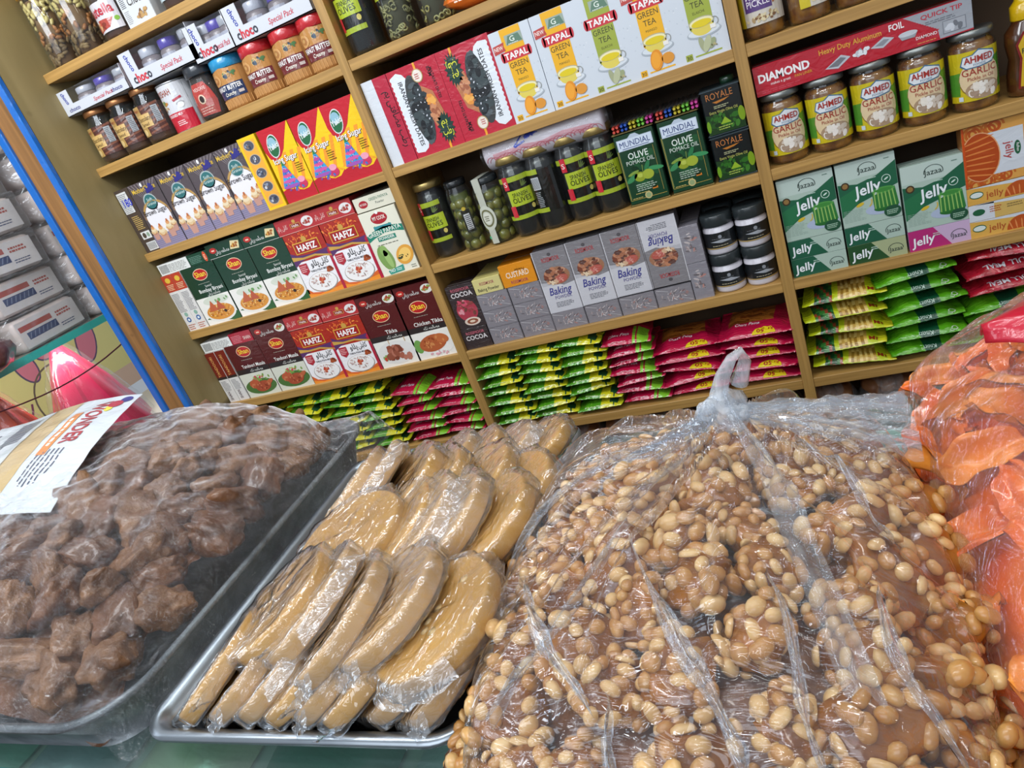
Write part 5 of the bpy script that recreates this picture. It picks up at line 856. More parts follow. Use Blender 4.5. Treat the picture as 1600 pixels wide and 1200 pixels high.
# ================================================================== noodle packets
def sm(a, b, x): t = max(0, min(1, (x-a)/(b-a))); return t*t*(3-2*t)
def pack(name, w, d, t, cf, seed, art=None, fin=.07):
    mb = MB(); sv = Vector((seed*7.7, seed*3.3, 0))
    def sh(u, v):
        a = sm(0, .22, u-fin*.6)*sm(0, .22, 1-fin*.6-u); b = math.sin(math.pi*min(1, max(0, v)))**.55
        return max(.06, a*b)
    def pt(u, v, sgn):
        n = noise.noise(Vector((u*7, v*5, sgn))+sv); n2 = noise.noise(Vector((u*26, v*4, sgn*2))+sv)
        edge = 1-sm(0, .16, min(u, 1-u))
        x = (u-.5)*w+.003*n*1.0; y = v*d+edge*.004*math.sin(v*40)*0+.002*n2
        x += edge*.0016*math.sin(v*d*2200)
        z = t/2+sgn*sh(u, v)*t*.5*(1+.22*n+.10*n2)+edge*.0025*n
        return (x, y, z)
    nu, nv = 30, 12
    for sg in (1, -1): mb.grid(lambda a, b: pt(a, b if sg > 0 else b, sg), nu, nv, ink('ffffff', 'foil'), lambda u, v: ink(cf(u, v, sg, seed), 'foil'))
    for j in ((0, 0),): 
        pass
    # close front and back and ends
    k = mb.slot(ink(cf(.5, 0, 1, seed), 'foil'))
    for f0, f1 in (((0, 0), (1, 0)), ((0, 1), (1, 1)), ((0, 0), (0, 1)), ((1, 0), (1, 1))):
        n_ = nu if f0[0] != f1[0] else nv
        for i in range(n_):
            a = (f0[0]+(f1[0]-f0[0])*i/n_, f0[1]+(f1[1]-f0[1])*i/n_); b = (f0[0]+(f1[0]-f0[0])*(i+1)/n_, f0[1]+(f1[1]-f0[1])*(i+1)/n_)
            mb.face([pt(*a, -1), pt(*b, -1), pt(*b, 1), pt(*a, 1)], ink(cf((a[0]+b[0])/2, a[1], 1, seed), 'foil'), True)
    if art: art.emit(mb, lambda x, y, L: tuple(Vector(pt(min(.99, max(.01, x*.01/w+.5)), min(.95, max(.005, y*.01/d)), 1))+Vector((0, -.0003*L, .0003+.0002*L))), (.4, .3))
    bmesh.ops.remove_doubles(mb.bm, verts=mb.bm.verts, dist=1e-5)
    return mb.obj(name)
def c_green(u, v, s, sd):
    if u < .52+.03*math.sin(sd*2): return '4c901a' if (v*9+u*3) % 1 > .14 else '66a824'
    if u > .72 and u < .9 and v > .04 and abs(u-.81)+abs(v-.2)*.7 < .13: return '1c4c2c'
    return 'ccc41e' if u < .93 else ('1c5c30' if v > .4 else 'c8cc24')
def c_red(u, v, s, sd):
    if u > .62 and u < .93 and v < .55+.1*math.sin(sd): return '7cb82c' if (u*7+sd) % 1 > .18 else 'a81c3c'
    return 'b4123e' if v < .5 or u < .3 else '9c1c34'
def c_bigred(u, v, s, sd):
    if s > 0 and v > .34 and .12 < u < .78: return 'b8702c' if (u*31+v*17) % 1 > .3 else '8c4a1c'
    return 'b4123e'
def c_yel(u, v, s, sd):
    if s > 0 and v > .02 and .42 < u < .78 and v < .8: return ['c8a04c', 'e0c070', '9c7428'][int(u*47+v*29+sd) % 3]
    if .12 < u < .36 and v < .5: return ['1c4a24', '30702c', '8c3c24'][int(u*23+v*9+sd) % 3] if s > 0 else '2c5c30'
    return 'b8c41c' if u < .9 else 'd0cc24'
def c_lime(u, v, s, sd):
    if s > 0 and .42 < u < .66 and v < .4: return '0f4a30'
    return '54a018' if (u*3+v) % 1 < .6 else '62ae1e'
def c_crim(u, v, s, sd): return '9c1424' if (u*5+v*2+sd) % 1 < .5 else 'b01c30'
small_txt = lambda s, x, c='e8f0d8': Art('foil').text(s, x, .6, .5, c, 1, None, .4)
PG = [pack('noodle_packet', .092, .11, .0225, c_green, i, Art('foil').lines(-2.4, .35, 1.6, .7, 1, 'c8d8a0', 1).ell(-2.8, .5, .18, .18, 'e0e8c8', 1)) for i in range(3)]
PR = [pack('noodle_packet', .094, .11, .0225, c_red, i+5, Art('foil').text('Chatt Patta', -1.4, 2.0, .75, 'f0dce0', 1, 4.0, 1, .2).lines(-3.4, .4, .4, .7, 1, 'e8c0c8', 1)) for i in range(3)]
A50 = Art('foil').ell(1.6, 0.1, 2.0, 1.5, 'dcc41c', 1, 0, 20, 0, 180).text('50', 1.1, 1.25, .9, 'a81c20', 3, 1.3, 1.5, 0, 180).text('Rs', 2.7, 1.2, .6, 'a81c20', 3, .8, .6, 0, 180).text('Chatt Patta', -1.2, 3.0, .8, 'f0dce0', 1, 4.4, 1, .2)
PB_ = [pack('noodle_packet', .128, .12, .0235, c_bigred, i+9, A50) for i in range(2)]
PY = [pack('noodle_packet', .128, .12, .0285, c_yel, i+12, Art('foil').text('MI', 4.3, .7, 1.0, '8c2818', 1, 1.3, 1)) for i in range(2)]
PL = [pack('noodle_packet', .118, .12, .0265, c_lime, i+15, Art('foil').text('Knorr', 0, .7, .8, 'c8dcd0', 1, 2.2, .6, 0, 180).text('Chi', 3.6, .7, 1.0, 'd0e0c8', 1, 1.6, .8, 0, 250)) for i in range(2)]
PC_ = [pack('noodle_packet', .125, .12, .03, c_crim, i+18, Art('foil').text('FULL MEAL', -.5, 1.6, 1.0, 'd8d8dc', 1, 6.2, 1.4, 0, 180)) for i in range(2)]
used = set(); PN = {'bottom': 0}
q = random.Random(11)
NTH = ['bottom', 'second from the bottom', 'third from the bottom', 'fourth from the bottom', 'fifth from the bottom', 'sixth from the bottom', 'seventh from the bottom', 'eighth from the bottom']
def stack(protos, x, y, z, n, step, desc, where, group, dx=.0, jit=.006, sz=1.0):
    for i in range(n):
        p = protos[(i*7+int(x*1000)) % len(protos)]
        o = p if p.name not in used else dup(p); used.add(p.name)
        o.location = (x+dx*i+q.uniform(-jit, jit), y+q.uniform(-.003, .004), z+i*step); o.rotation_euler = (q.uniform(-.06, .05), q.uniform(-.08, .08), q.uniform(-.12, .12))
        o.scale = (sz, 1, 1)
        tag(o, '%s noodle packet, %s, %s' % (desc, 'topmost' if i == n-1 else NTH[i].replace(' from the bottom', ' up'), where), 'noodle packet', group)
gm = 'noodle packets in the middle bay'; gl = 'noodle packets in the left bay'; gr = 'noodle packets in the right bay'
stack(PG, .0490, .004, .001, 7, .0222, 'green and yellow', 'middle bay stack against the left post', gm)
stack(PG, .1370, .004, .001, 8, .0202, 'green and yellow', 'the second stack of the middle bay', gm)
stack(PG, .2250, .002, .001, 8, .0202, 'green and yellow', 'the third stack of the middle bay', gm)
stack(PR, .3180, .002, .001, 7, .0205, 'magenta and green', 'red stack beside the green ones, middle bay', gm)
stack(PB_, .4180, .004, .001, 5, .0215, 'large magenta', 'the wide red stack in the middle bay', gm)
stack(PB_, .5350, .004, .001, 5, .0220, 'large magenta', 'wide stack against the middle bay right post', gm)
stack(PY, .6840, .003, .001, 5, .0300, 'yellow and green', 'the pile against the post in the right bay', gr)
stack(PL, .8020, .003, .001, 6, .0270, 'bright green', 'the second pile of the right bay', gr)
stack(PL, .9180, .003, .001, 3, .0270, 'bright green', 'the low green layer of the far right pile', gr)
stack(PC_, .9250, .002, .085, 3, .0270, 'crimson', 'the far right pile', gr)
stack(PG, -.545, .004, .001, 6, .0225, 'green and yellow', 'leftmost stack of the left bay', gl, 0, .012)
stack(PG, -.450, .004, .001, 7, .0220, 'green and yellow', 'the second stack of the left bay', gl, 0, .010)
stack(PG, -.355, .004, .001, 7, .0220, 'green and yellow', 'the third stack of the left bay', gl, 0, .012)
stack(PG, -.262, .004, .001, 7, .0215, 'green and yellow', 'the fourth stack of the left bay', gl, 0, .012)
stack(PR, -.165, .004, .001, 6, .0215, 'magenta and green', 'the fifth stack of the left bay', gl, 0, .010)
stack(PR, -.070, .004, .001, 6, .0215, 'magenta and green', 'the stack of the left bay touching the post', gl, 0, .007)
# ================================================================== sweets on the counter
GZ = .2797
def tray(name, x0, x1, y0, y1, h, flare, lip, r, mat, rz=0):
    mb = MB()
    def ring(off, z): 
        p = []
        for cx, cy_, a0 in ((x1-r, y1-r, 0), (x0+r, y1-r, 90), (x0+r, y0+r, 180), (x1-r, y0+r, 270)):
            for k in range(9): a = math.radians(a0+k*90/8); p.append((cx+(r+off)*math.cos(a), cy_+(r+off)*math.sin(a), z))
        return p
    R_ = [ring(-flare, 0), ring(0, h), ring(lip*.5, h+.002), ring(lip, h), ring(lip, h-.003), ring(.0015, h-.003), ring(-flare+.0008, -.001)]
    R_[0] = ring(-flare, .0012)
    k = mb.slot(mat); V = [[mb.bm.verts.new((a, b, GZ+c+.001)) for a, b, c in rg] for rg in R_]
    n = len(V[0])
    for A_, B_ in zip(V, V[1:]):
        for i in range(n): f = mb.bm.faces.new((A_[i], A_[(i+1) % n], B_[(i+1) % n], B_[i])); f.material_index = k; f.smooth = True
    f = mb.bm.faces.new(V[0]); f.material_index = k; f = mb.bm.faces.new(V[-1][::-1]); f.material_index = k
    return mb.obj(name)
tag(tray('steel_tray', .130, .398, -.952, -.590, .026, .012, .010, .022, STEEL), 'shallow stainless steel tray holding the wrapped golden discs', 'tray')
tag(tray('deep_tray', -.50, .107, -.965, -.515, .046, .016, .008, .055, DARKTIN), 'deep dull metal tray heaped with brown chunks under cling film', 'tray')
# --- golden discs
DISC = noisy('golden_toffee', 'b08236', 'cc9c4a', 14, .38, .08, 60, .25, sss=.15)
DW = [film('disc_wrap', .03, 'ffffff', .12, .9, (40, 30, 50), 3.0, 1.5, .006), film('disc_wrap_milky', .11, 'ffffff', .12, .9, (40, 50, 40), 3.0, 1.5, .006)]
def disc(seed, milky):
    e = empty('wrapped_toffee_disc'); r = .0470; t = .0068; q = random.Random(seed); sv = Vector((seed*5.1, 2, 3)); mb = MB()
    P = [(.0, -t), (r*.6, -t), (r*.94, -t), (r*.975, -t*.9), (r*.995, -t*.6), (r, 0), (r*.995, t*.62), (r*.982, t*.84), (r*.955, t*.98), (r*.93, t), (r*.6, t*.97), (.0, t)]
    P[0] = (.0006, -t); P[-1] = (.0006, t*.97)
    mb.lathe(P, DISC, 48)
    for v in mb.bm.verts:
        n = noise.noise(v.co*38+sv); rr_ = math.hypot(v.co.x, v.co.y); k = 1+.035*noise.noise(Vector((v.co.x*16, v.co.y*16, 0))+sv); v.co.x *= k; v.co.y *= k; v.co.z += .0009*n*(1 if rr_ < r*.9 else .4)
    mb.obj('disc', e)
    if milky == 1:
        nm_ = MB()
        for i in range(7): a = q.uniform(0, 6.283); d_ = q.uniform(.005, .034); nm_.blob((d_*math.cos(a), d_*math.sin(a), t*.98), (.0042, .0034, .0010), ink('e0c48c', 'shiny'), i, .2, 1)
        nm_.obj('nut_slices', e)
    mb = MB()
    def f(u, v):   # wrinkled wrapper, a sleeve around the disc gathered past the rim
        a = u*2*math.pi; s_ = abs(2*v-1); side = 1 if v > .5 else -1
        rad = (1-s_)  # 0 centre ... 1 rim
        R_ = r*(1.05-.0*rad)*(1-s_)**.6 if False else r*1.045*min(1, (1-s_)*1.25)
        zz = side*(t+.0016)*min(1, s_*4.5)
        n = noise.noise(Vector((math.cos(a)*3*(.3+R_*20), math.sin(a)*3*(.3+R_*20), side*2))+sv)
        fl = max(0, (R_/(r*1.045)-.8)/.2)
        ex = fl*.006*(noise.noise(Vector((math.cos(a)*5, math.sin(a)*5, 7))+sv)+.35)
        return ((R_+ex)*math.cos(a), (R_+ex)*math.sin(a), zz+.0012*n+.0007*noise.noise(Vector((math.cos(a)*22*R_*20, math.sin(a)*8, side))+sv)*1.0)
    mb.grid(f, 56, 26, DW[1 if milky == 2 else 0])
    # loose pleated flap of wrapper
    a0 = q.uniform(-2.6, -.2)
    def g(u, v): a = a0+(u-.5)*1.3; R2 = r*(1.0+.26*v); return (R2*math.cos(a), R2*math.sin(a), (.006-.009*v)*(1 if milky else -1)+.0035*noise.noise(Vector((u*9, v*3, seed))))
    mb.grid(g, 26, 6, DW[1]); mb.obj('plastic_wrapper', e)
    return e
DP = [disc(i, (0, 1, 2, 0, 2)[i]) for i in range(5)]; ud = set(); dn = [0]
def pd(x, y, z, tilt, yaw, pitch, k, label, s=1.0):
    o = DP[k] if k not in ud else dup(DP[k]); ud.add(k)
    o.location = (x, y, z); o.scale = (s, s, s)
    o.rotation_euler = (Matrix.Rotation(math.radians(yaw), 3, 'Z') @ Matrix.Rotation(-math.radians(tilt), 3, 'Y') @ Matrix.Rotation(math.radians(pitch), 3, 'X')).to_euler()
    tag(o, label, 'toffee disc', 'wrapped golden discs in the steel tray')
q = random.Random(5)
def rowd(n_, xs, y, z, tilt, pitch, s, ks, desc, yaw=0, dy=0):
    for i, x in enumerate(xs):
        w_ = ORD[i]+' from the left' if len(xs) > 1 else 'single one'
        pd(x, y+dy*i+q.uniform(-.004, .004), z+q.uniform(-.001, .001), tilt+q.uniform(-3, 3), yaw+q.uniform(-5, 5), pitch+q.uniform(-3, 3), ks[i % len(ks)], 'wrapped golden toffee disc, '+w_+', '+desc, s)
rowd(0, [.172, .202, .234, .258, .287, .315, .345, .374], -.905, .3170, 34, 0, 1.0, [0, 4, 2, 0, 4, 3, 2, 4], 'front row against the tray lip')
rowd(0, [.180, .215, .250, .285, .320, .355], -.815, .315, 34, 0, 1.0, [0, 3, 2, 0, 3, 4], 'lower row just behind the front one')
rowd(0, [.182, .217, .252, .287, .322, .357], -.735, .314, 32, 0, 1.0, [3, 0, 4, 0, 3, 2], 'lower row at the middle of the tray')
rowd(0, [.185, .220, .255, .290, .325, .360], -.660, .313, 30, 0, 1.0, [0, 3, 0, 4, 3, 0], 'lower row at the back of the tray')
R2 = [(.228, -.874, .3475, 22, 0), (.262, -.876, .348, 32, 2), (.296, -.892, .345, 34, 4), (.338, -.888, .352, 26, 4), (.382, -.902, .350, 18, 1)]
for i, (x, y, z, t_, k) in enumerate(R2): pd(x, y, z, t_, q.uniform(-8, 4), 6, k, ['wrapped toffee disc leaning at the left end of the second row, beside the dark tray', 'toffee disc in crumpled milky wrap, second in the row behind the front', 'toffee disc in milky wrap, middle of the row behind the front', 'toffee disc with white wrapper bunched on its top edge, fourth of second row', 'toffee disc with its broad face dotted with nut slices, beside the big bag'][i], 1.06)
R3 = [(.250, -.796, .346, 10, 0), (.284, -.785, .339, 26, 3), (.312, -.792, .345, 30, 2), (.342, -.798, .347, 30, 4), (.378, -.800, .345, 24, 3)]
for i, (x, y, z, t_, k) in enumerate(R3): pd(x, y, z, t_, q.uniform(-6, 6), 6, k, 'golden toffee disc, '+ORD[i]+' from the left, upper row at mid tray'+(', lying flattest' if i == 0 else ''), 1.12)
R4 = [(.196, -.708, .334, 38, 4), (.218, -.702, .334, 40, 2), (.266, -.722, .340, 28, 3), (.298, -.734, .338, 30, 0), (.342, -.736, .340, 24, 1), (.380, -.752, .338, 18, 0)]
for i, (x, y, z, t_, k) in enumerate(R4): pd(x, y, z, t_, q.uniform(-6, 6), 4, k, 'golden toffee disc, '+ORD[i]+' from the left, upper row near the tray back', 1.08)
for i, x in enumerate((.282, .312, .346, .380)): pd(x, -.672, .330, 24, 0, 0, (4, 0, 2, 3)[i], 'golden toffee disc peeping out at the very back of the tray, '+ORD[i]+' from the left', .95)
# --- heaps
def sup(x, y, cx, cy_, hx, hy, p=3.2): e_ = (abs((x-cx)/hx)**p+abs((y-cy_)/hy)**p); return max(0.0, 1-e_)**.5
def hL(x, y): return GZ+.036+.100*sup(x, y, -.190, -.745, .312, .245, 3.4)*(1-.34*sm(-.80, -.97, y))*(1-.20*sm(-.08, .06, x))
def hN(x, y): return GZ+.006+.095*sup(x, y, .549, -.862, .144, .190, 3.2)*(1+.05*math.sin(x*31+y*17))
def hO(x, y): return GZ+.004+.113*sup(x, y, .877, -.815, .200, .240, 3.2)*(1-.18*sm(-.78, -.98, y))
def chunk(seed, mat, sx, sy, sz, amp=.35, sub=3):
    mb = MB(); res = bmesh.ops.create_icosphere(mb.bm, subdivisions=sub, radius=1); sv = Vector((seed*4.7, seed*2.3, seed)); k = mb.slot(mat)
    for v in res['verts']:
        c = v.co.copy(); m_ = max(abs(c.x), abs(c.y), abs(c.z)); c = c.lerp(c/m_*.86, .55)
        d = 1+amp*noise.noise(c*1.3+sv)+amp*.45*noise.noise(c*3.2+sv)+amp*.16*noise.noise(c*8+sv)
        v.co = Vector((c.x*sx*d, c.y*sy*d, c.z*sz*d))
    for f in mb.bm.faces: f.smooth = True; f.material_index = k
    return mb
def scatter(h, box, n, dmin, seed, z0=0, hmin=.02):
    q = random.Random(seed); P = []
    for _ in range(n*40):
        x = q.uniform(box[0], box[1]); y = q.uniform(box[2], box[3]); z = h(x, y)
        if z < GZ+hmin: continue
        if all((x-a)**2+(y-b)**2+(z-c)**2 > dmin*dmin for a, b, c in P): P.append((x, y, z))
        if len(P) >= n: break
    return P
def clip(mb, h, t): bmesh.ops.delete(mb.bm, geom=[f for f in mb.bm.faces if all(h(v.co.x, v.co.y) < GZ+t for v in f.verts)], context='FACES')
def mound(name, h, box, drop, mat, nx=60, ny=60):
    mb = MB(); mb.grid(lambda u, v: (box[0]+(box[1]-box[0])*u, box[2]+(box[3]-box[2])*v, max(GZ+.003, h(box[0]+(box[1]-box[0])*u, box[2]+(box[3]-box[2])*v)-drop+.006*noise.noise(Vector((u*22, v*22, 1))))), nx, ny, mat); clip(mb, h, .010)
    return mb.obj(name)
def where(x, y, b):
    i = min(4, int((x-b[0])/(b[1]-b[0])*5)); j = min(4, int((y-b[2])/(b[3]-b[2])*5))
    return ['at front edge', 'near front', 'at mid depth', 'towards back', 'at the back'][j]+', '+['far left', 'left of centre', 'centre', 'right of centre', 'far right'][i]
# brown chunks
BR = noisy('brown_fried_sugar', '3a2010', '744824', 26, .5, .7, 150, .35, .3, .7, .08)
BR2 = noisy('brown_fried_sugar_light', '4c2e1a', '8a603a', 30, .55, .8, 190, .25, .3, .7, .08)
bl = (-.50, .075, -.965, -.505)
tag(mound('crumbled_sweet', hL, (-.49, .07, -.955, -.525), .026, BR), 'mass of brown crumbs underneath the chunks in the deep tray', 'sweets', None, 'stuff')
CHK = [chunk(i, BR if i % 2 else BR2, .029, .0215, .0185, .36, 4).obj('brown_sweet_chunk') for i in range(7)]; uc = set(); q = random.Random(9); cnt = {}
PL_ = sorted(scatter(hL, (-.47, .083, -.935, -.54), 140, .033, 4, hmin=.068), key=lambda p: -p[2]-p[0])
def nolab(base, w_, cnt):
    cnt[w_] = cnt.get(w_, 0)+1; k = cnt[w_]
    return base+' '+w_+(', highest' if k == 1 else ', '+ORD[k-1]+' highest')
for (x, y, z) in PL_:
    i = q.randrange(7); o = CHK[i] if i not in uc else dup(CHK[i]); uc.add(i)
    s = q.uniform(.78, 1.22); o.location = (x, y, z-.0165); o.scale = (s*q.uniform(.9, 1.2), s, s*q.uniform(.85, 1.1)); o.rotation_euler = (q.uniform(-.6, .6), q.uniform(-.6, .6), q.uniform(0, 6.28))
    tag(o, nolab('knobbly brown sugared chunk', where(x, y, bl)+' of deep tray', cnt), 'sweet', 'brown chunks in the deep tray')
# peanut brittle
CAR = noisy('caramel', '5c2c0c', 'b4701f', 35, .16, .35, 120, .9, .3, .7, .25)
PNM = [noisy('peanut', 'c89858', 'ecc88c', 60, .33, .1, 120, .5, .3, .7, .12), noisy('peanut_roasted', 'ac7030', 'd4a460', 60, .33, .1, 120, .5, .3, .7, .12)]
def nut_mesh(i):
    mb = MB(); r = bmesh.ops.create_icosphere(mb.bm, subdivisions=2, radius=1); k = mb.slot(PNM[i % 2])
    for v in r['verts']:
        c = v.co; w_ = 1-.13*math.exp(-(c.x*3)**2)*(1 if i % 3 else 0)
        v.co = Vector((c.x*(.0074 if i % 3 else .0066), c.y*.0050*w_, (c.z*.0046 if (c.z > 0 or i != 2) else c.z*.0012)*w_))
    for f in mb.bm.faces: f.smooth = True
    return mb.mesh('peanut')
NM_ = [nut_mesh(i) for i in range(4)]
def brittle(seed):
    e = empty('peanut_brittle_piece'); q = random.Random(seed); a, b, c = .027, .021, .0135
    cm = chunk(seed+30, CAR, a*.86, b*.86, c*.86, .42); vs = [(v.co.copy()) for v in cm.bm.verts]; cm.obj('caramel', e); P = []
    for _ in range(400):
        p = q.choice(vs)
        if all((p-z_).length > .0074 for z_ in P): P.append(p)
        if len(P) >= 34: break
    for p in P:
        o = bpy.data.objects.new('peanut', q.choice(NM_)); COL.objects.link(o); o.parent = e; o.location = p*1.02
        n_ = p.normalized(); o.rotation_euler = (n_.to_track_quat('Z', 'Y').to_matrix() @ Matrix.Rotation(q.uniform(0, 6.28), 3, 'Z') @ Matrix.Rotation(q.uniform(-.4, .4), 3, 'X')).to_euler(); s = q.uniform(.74, 1.06); o.scale = (s, s, s)
    return e
BP = [brittle(i) for i in range(5)]; ub = set(); cnt = {}; bn = (.37, .715, -1.045, -.63)
tag(mound('brittle_crumbs', hN, (.395, .715, -1.045, -.645), .030, noisy('caramel_mass', '3c1c0a', '7c4818', 40, .3, .5, 120, .5)), 'dark caramel crumbs underneath the brittle inside the tied bag', 'sweets', None, 'stuff')
for (x, y, z) in sorted(scatter(hN, (.415, .695, -1.035, -.655), 98, .0330, 12, hmin=.035), key=lambda p: -p[2]-p[0]):
    i = q.randrange(5); o = BP[i] if i not in ub else dup(BP[i]); ub.add(i); s = q.uniform(.85, 1.15)
    o.location = (x, y, z-.0185); o.scale = (s, s, s); o.rotation_euler = (q.uniform(-.7, .7), q.uniform(-.7, .7), q.uniform(0, 6.28))
    tag(o, nolab('piece of peanut brittle', where(x, y, bn)+' of bag', cnt), 'sweet', 'peanut brittle pieces in the tied bag')
# orange candied strips
ORM = [noisy('orange_candy', 'd4500c', 'f08020', 30, .25, .4, 90, .8, .3, .7, .2), noisy('orange_candy_light', 'e07014', 'f4a040', 30, .25, .4, 90, .8, .3, .7, .2)]
tag(mound('orange_crumbs', hO, (.68, 1.06, -1.03, -.47), .03, ORM[0]), 'orange candy crumbs underneath the orange pieces', 'sweets', None, 'stuff')
def curl(seed):
    mb = MB(); q = random.Random(seed); sv = Vector((seed, seed*2, 0)); L_ = .026
    def f(u, v): a = (u-.5)*2.2; n = noise.noise(Vector((u*3, v*3, 0))+sv); w_ = .010*(1-abs(2*u-1)**3*.5); return (L_*math.sin(a)*.9, (v-.5)*2*w_+.004*n, L_*.45*(1-math.cos(a))*-1+.006*n+.003*math.cos(v*6.28))
    def g(u, v): x, y, z = f(u, v); return (x, y, z-.0045*math.sin(math.pi*v)-.001)
    mb.grid(f, 18, 10, ORM[seed % 2]); mb.grid(g, 18, 10, ORM[seed % 2]); bmesh.ops.remove_doubles(mb.bm, verts=mb.bm.verts, dist=.0004); return mb.obj('orange_candy_piece')
OP = [curl(i) for i in range(6)]; uo = set(); cnt = {}; bo = (.68, 1.05, -1.0, -.47)
for (x, y, z) in sorted(scatter(hO, (.69, 1.04, -1.02, -.48), 165, .025, 15, hmin=.02), key=lambda p: -p[2]-p[0]):
    i = q.randrange(6); o = OP[i] if i not in uo else dup(OP[i]); uo.add(i); s = q.uniform(.8, 1.25)
    o.location = (x, y, z-.009); o.scale = (s, s, s); o.rotation_euler = (q.uniform(-.9, .9), q.uniform(-.9, .9), q.uniform(0, 6.28))
    tag(o, nolab('orange candied piece', where(x, y, bo)+' of heap', cnt), 'sweet', 'orange candied pieces in the right heap')
# --- cling film over the deep tray
def ridge(p, s, k=2): return (1-abs(noise.noise(p*s)))**k
FL = film('cling_film', .008, 'ffffff', .06, 1.0, (60, 210, 90), 1.7, 3.0, .010, (.2, .4, .9))
mb = MB()
def fL(u, v):
    x = -.518+.648*u; y = -.974+.470*v; p = Vector((x, y, 0)); tz = GZ+.050
    z = max(tz, hL(x, y)+.011)+.005*ridge(Vector((x*1.0+y*.5, y*.35, 2)), 26, 3)+.003*noise.noise(p*60)
    e_ = min(u, 1-u, v, 1-v); k = sm(0, .022, e_); return (x, y, (GZ+(.018 if u > .97 else .047))*(1-k)+z*k)
mb.grid(fL, 150, 130, FL)
o = mb.obj('cling_film'); tag(o, 'crinkled clear cling film stretched over the heap of brown chunks', 'cling film')
# --- the tied bag
FN = film('bag_film', .025, 'fbfcff', .06, .9, (14, 60, 40), 1.7, 1.6, .009, (.1, .2, 1.45))
KX, KY, KZ = .578, -.785, .419
bag = tag(empty('tied_plastic_bag', (KX, KY, GZ)), 'big clear plastic bag of peanut brittle tied in a knot at the back', 'bag')
mb = MB()
def fN(u, v):
    x = .380+.352*u; y = -1.060+.430*v; dx, dy = x-KX, y-KY; r = math.hypot(dx, dy); a = math.atan2(dy, dx)
    z = max(GZ+.002, hN(x, y)+.006*sm(0, .04, hN(x, y)-GZ)+.004)
    pl = .5+.5*math.cos(a*17+2*math.sin(a*3)+1.5*noise.noise(Vector((x*20, y*20, 0)))); pl2 = .5+.5*math.cos(a*31+3)
    z += (.011*pl**6+.004*pl2**3)*math.exp(-((r-.10)/.12)**2)*sm(.0, .05, hN(x, y)-GZ-.02)
    z += .034*math.exp(-r/.022)+.003*noise.noise(Vector((x*45, y*45, 3)))
    e_ = min(u, 1-u, v, 1-v); k = sm(0, .03, e_)
    return (x, y, (GZ+.001)*(1-k)+z*k)
mb.grid(fN, 170, 180, FN); clip(mb, hN, .0075)
def worldchild(mb, name, par): o = mb.obj(name, par); o.matrix_parent_inverse = Matrix.Translation(-Vector(par.location)); return o
worldchild(mb, 'bag_skin', bag)
MILK = film('gathered_plastic', .3, 'f4f8fc', .12, 1.0, (90, 90, 30), 1.3, 2, .005)
mb = MB()
pts = [Vector((KX-.006*math.cos(i*1.1), KY+.005*math.sin(i*1.1), KZ-.030+.004*i)) for i in range(6)]
mb.blob((KX, KY, KZ-.012), (.0145, .011, .0145), MILK, 4, .5, 3, 1.6)
mb.tube([(KX-.013+.026*t, KY-.008*math.sin(t*9), KZ-.008+.006*math.sin(t*6)) for t in [i/10 for i in range(11)]], .0052, MILK, 10)
mb.tube([(KX-.002, KY, KZ), (KX+.004, KY, KZ+.014), (KX+.012, KY-.002, KZ+.026), (KX+.018, KY-.002, KZ+.030), (KX+.019, KY+.004, KZ+.020), (KX+.012, KY+.006, KZ+.004)], [.006, .005, .0035, .003, .004, .006], MILK, 10)
worldchild(mb, 'knot', bag)
mb = MB()   # the gathered neck trailing right from the knot and frilled left ear
def neck(u, v):
    x = KX+.008+.100*u; w_ = .008+.026*u; a = (v-.5)*3.0
    return (x, KY+.012*u+w_*math.sin(a)*.9-.004, KZ-.014-.036*u+.018*math.cos(a)*(.35+.4*u)+.0035*math.sin(v*44+u*5)*(.5+u)+.004*noise.noise(Vector((u*10, v*16, 2))))
mb.grid(neck, 60, 60, film('neck_plastic', .13, 'f4f8fc', .10, 1.0, (20, 140, 60), 1.3, 2, .005))
def ear(u, v):
    x = KX-.006-.095*u; a = (v-.5)*2.6; w_ = .006+.020*u
    return (x, KY+.004+w_*math.sin(a), KZ-.016-.050*u+.010*math.cos(a)*(.3+.5*u)+.003*math.sin(v*40+u*7))
mb.grid(ear, 40, 40, film('ear_plastic', .10, 'f4f8fc', .10, 1.0, (20, 140, 60), 1.3, 2, .005)); worldchild(mb, 'gathered_neck', bag)
def ribbon(name, P, w_, mat, lift=.006, cr=0):
    mb = MB()
    def f(u, v):
        t = u*(len(P)-1); i = min(len(P)-2, int(t)); q_ = t-i; x = P[i][0]*(1-q_)+P[i+1][0]*q_; y = P[i][1]*(1-q_)+P[i+1][1]*q_
        d = Vector((P[i+1][0]-P[i][0], P[i+1][1]-P[i][1])).normalized(); ww = w_*(.45+.55*sm(0, .5, u)) if not cr else w_*max(.05, math.sin(math.pi*u)**.7)*(.6+.5*noise.noise(Vector((u*6, w_*900, 1))))
        x += cr*.004*math.sin(u*5+w_*800); y += cr*.003*math.cos(u*4)
        x += -d.y*(v-.5)*ww; y += d.x*(v-.5)*ww; g_ = fN((x-.380)/.352, (y+1.060)/.430)
        return (x, y, g_[2]+lift+.003*math.cos((v-.5)*9)+.0015*math.sin(u*19+v*5))
    mb.grid(f, 50, 10, mat); return worldchild(mb, name, bag)
ribbon('folded_seam', [(KX+.003, KY-.006), (.603, -.84), (.616, -.905), (.634, -.985)], .016, film('seam_plastic', .12, 'f4f8fc', .08, .7, (40, 40, 90), 1.3))
ribbon('folded_seam', [(KX-.006, KY-.006), (.535, -.86), (.50, -.93), (.455, -.99)], .007, film('seam_thin', .06, 'f4f8fc', .08, .7, (40, 40, 90), 1.3), .004)
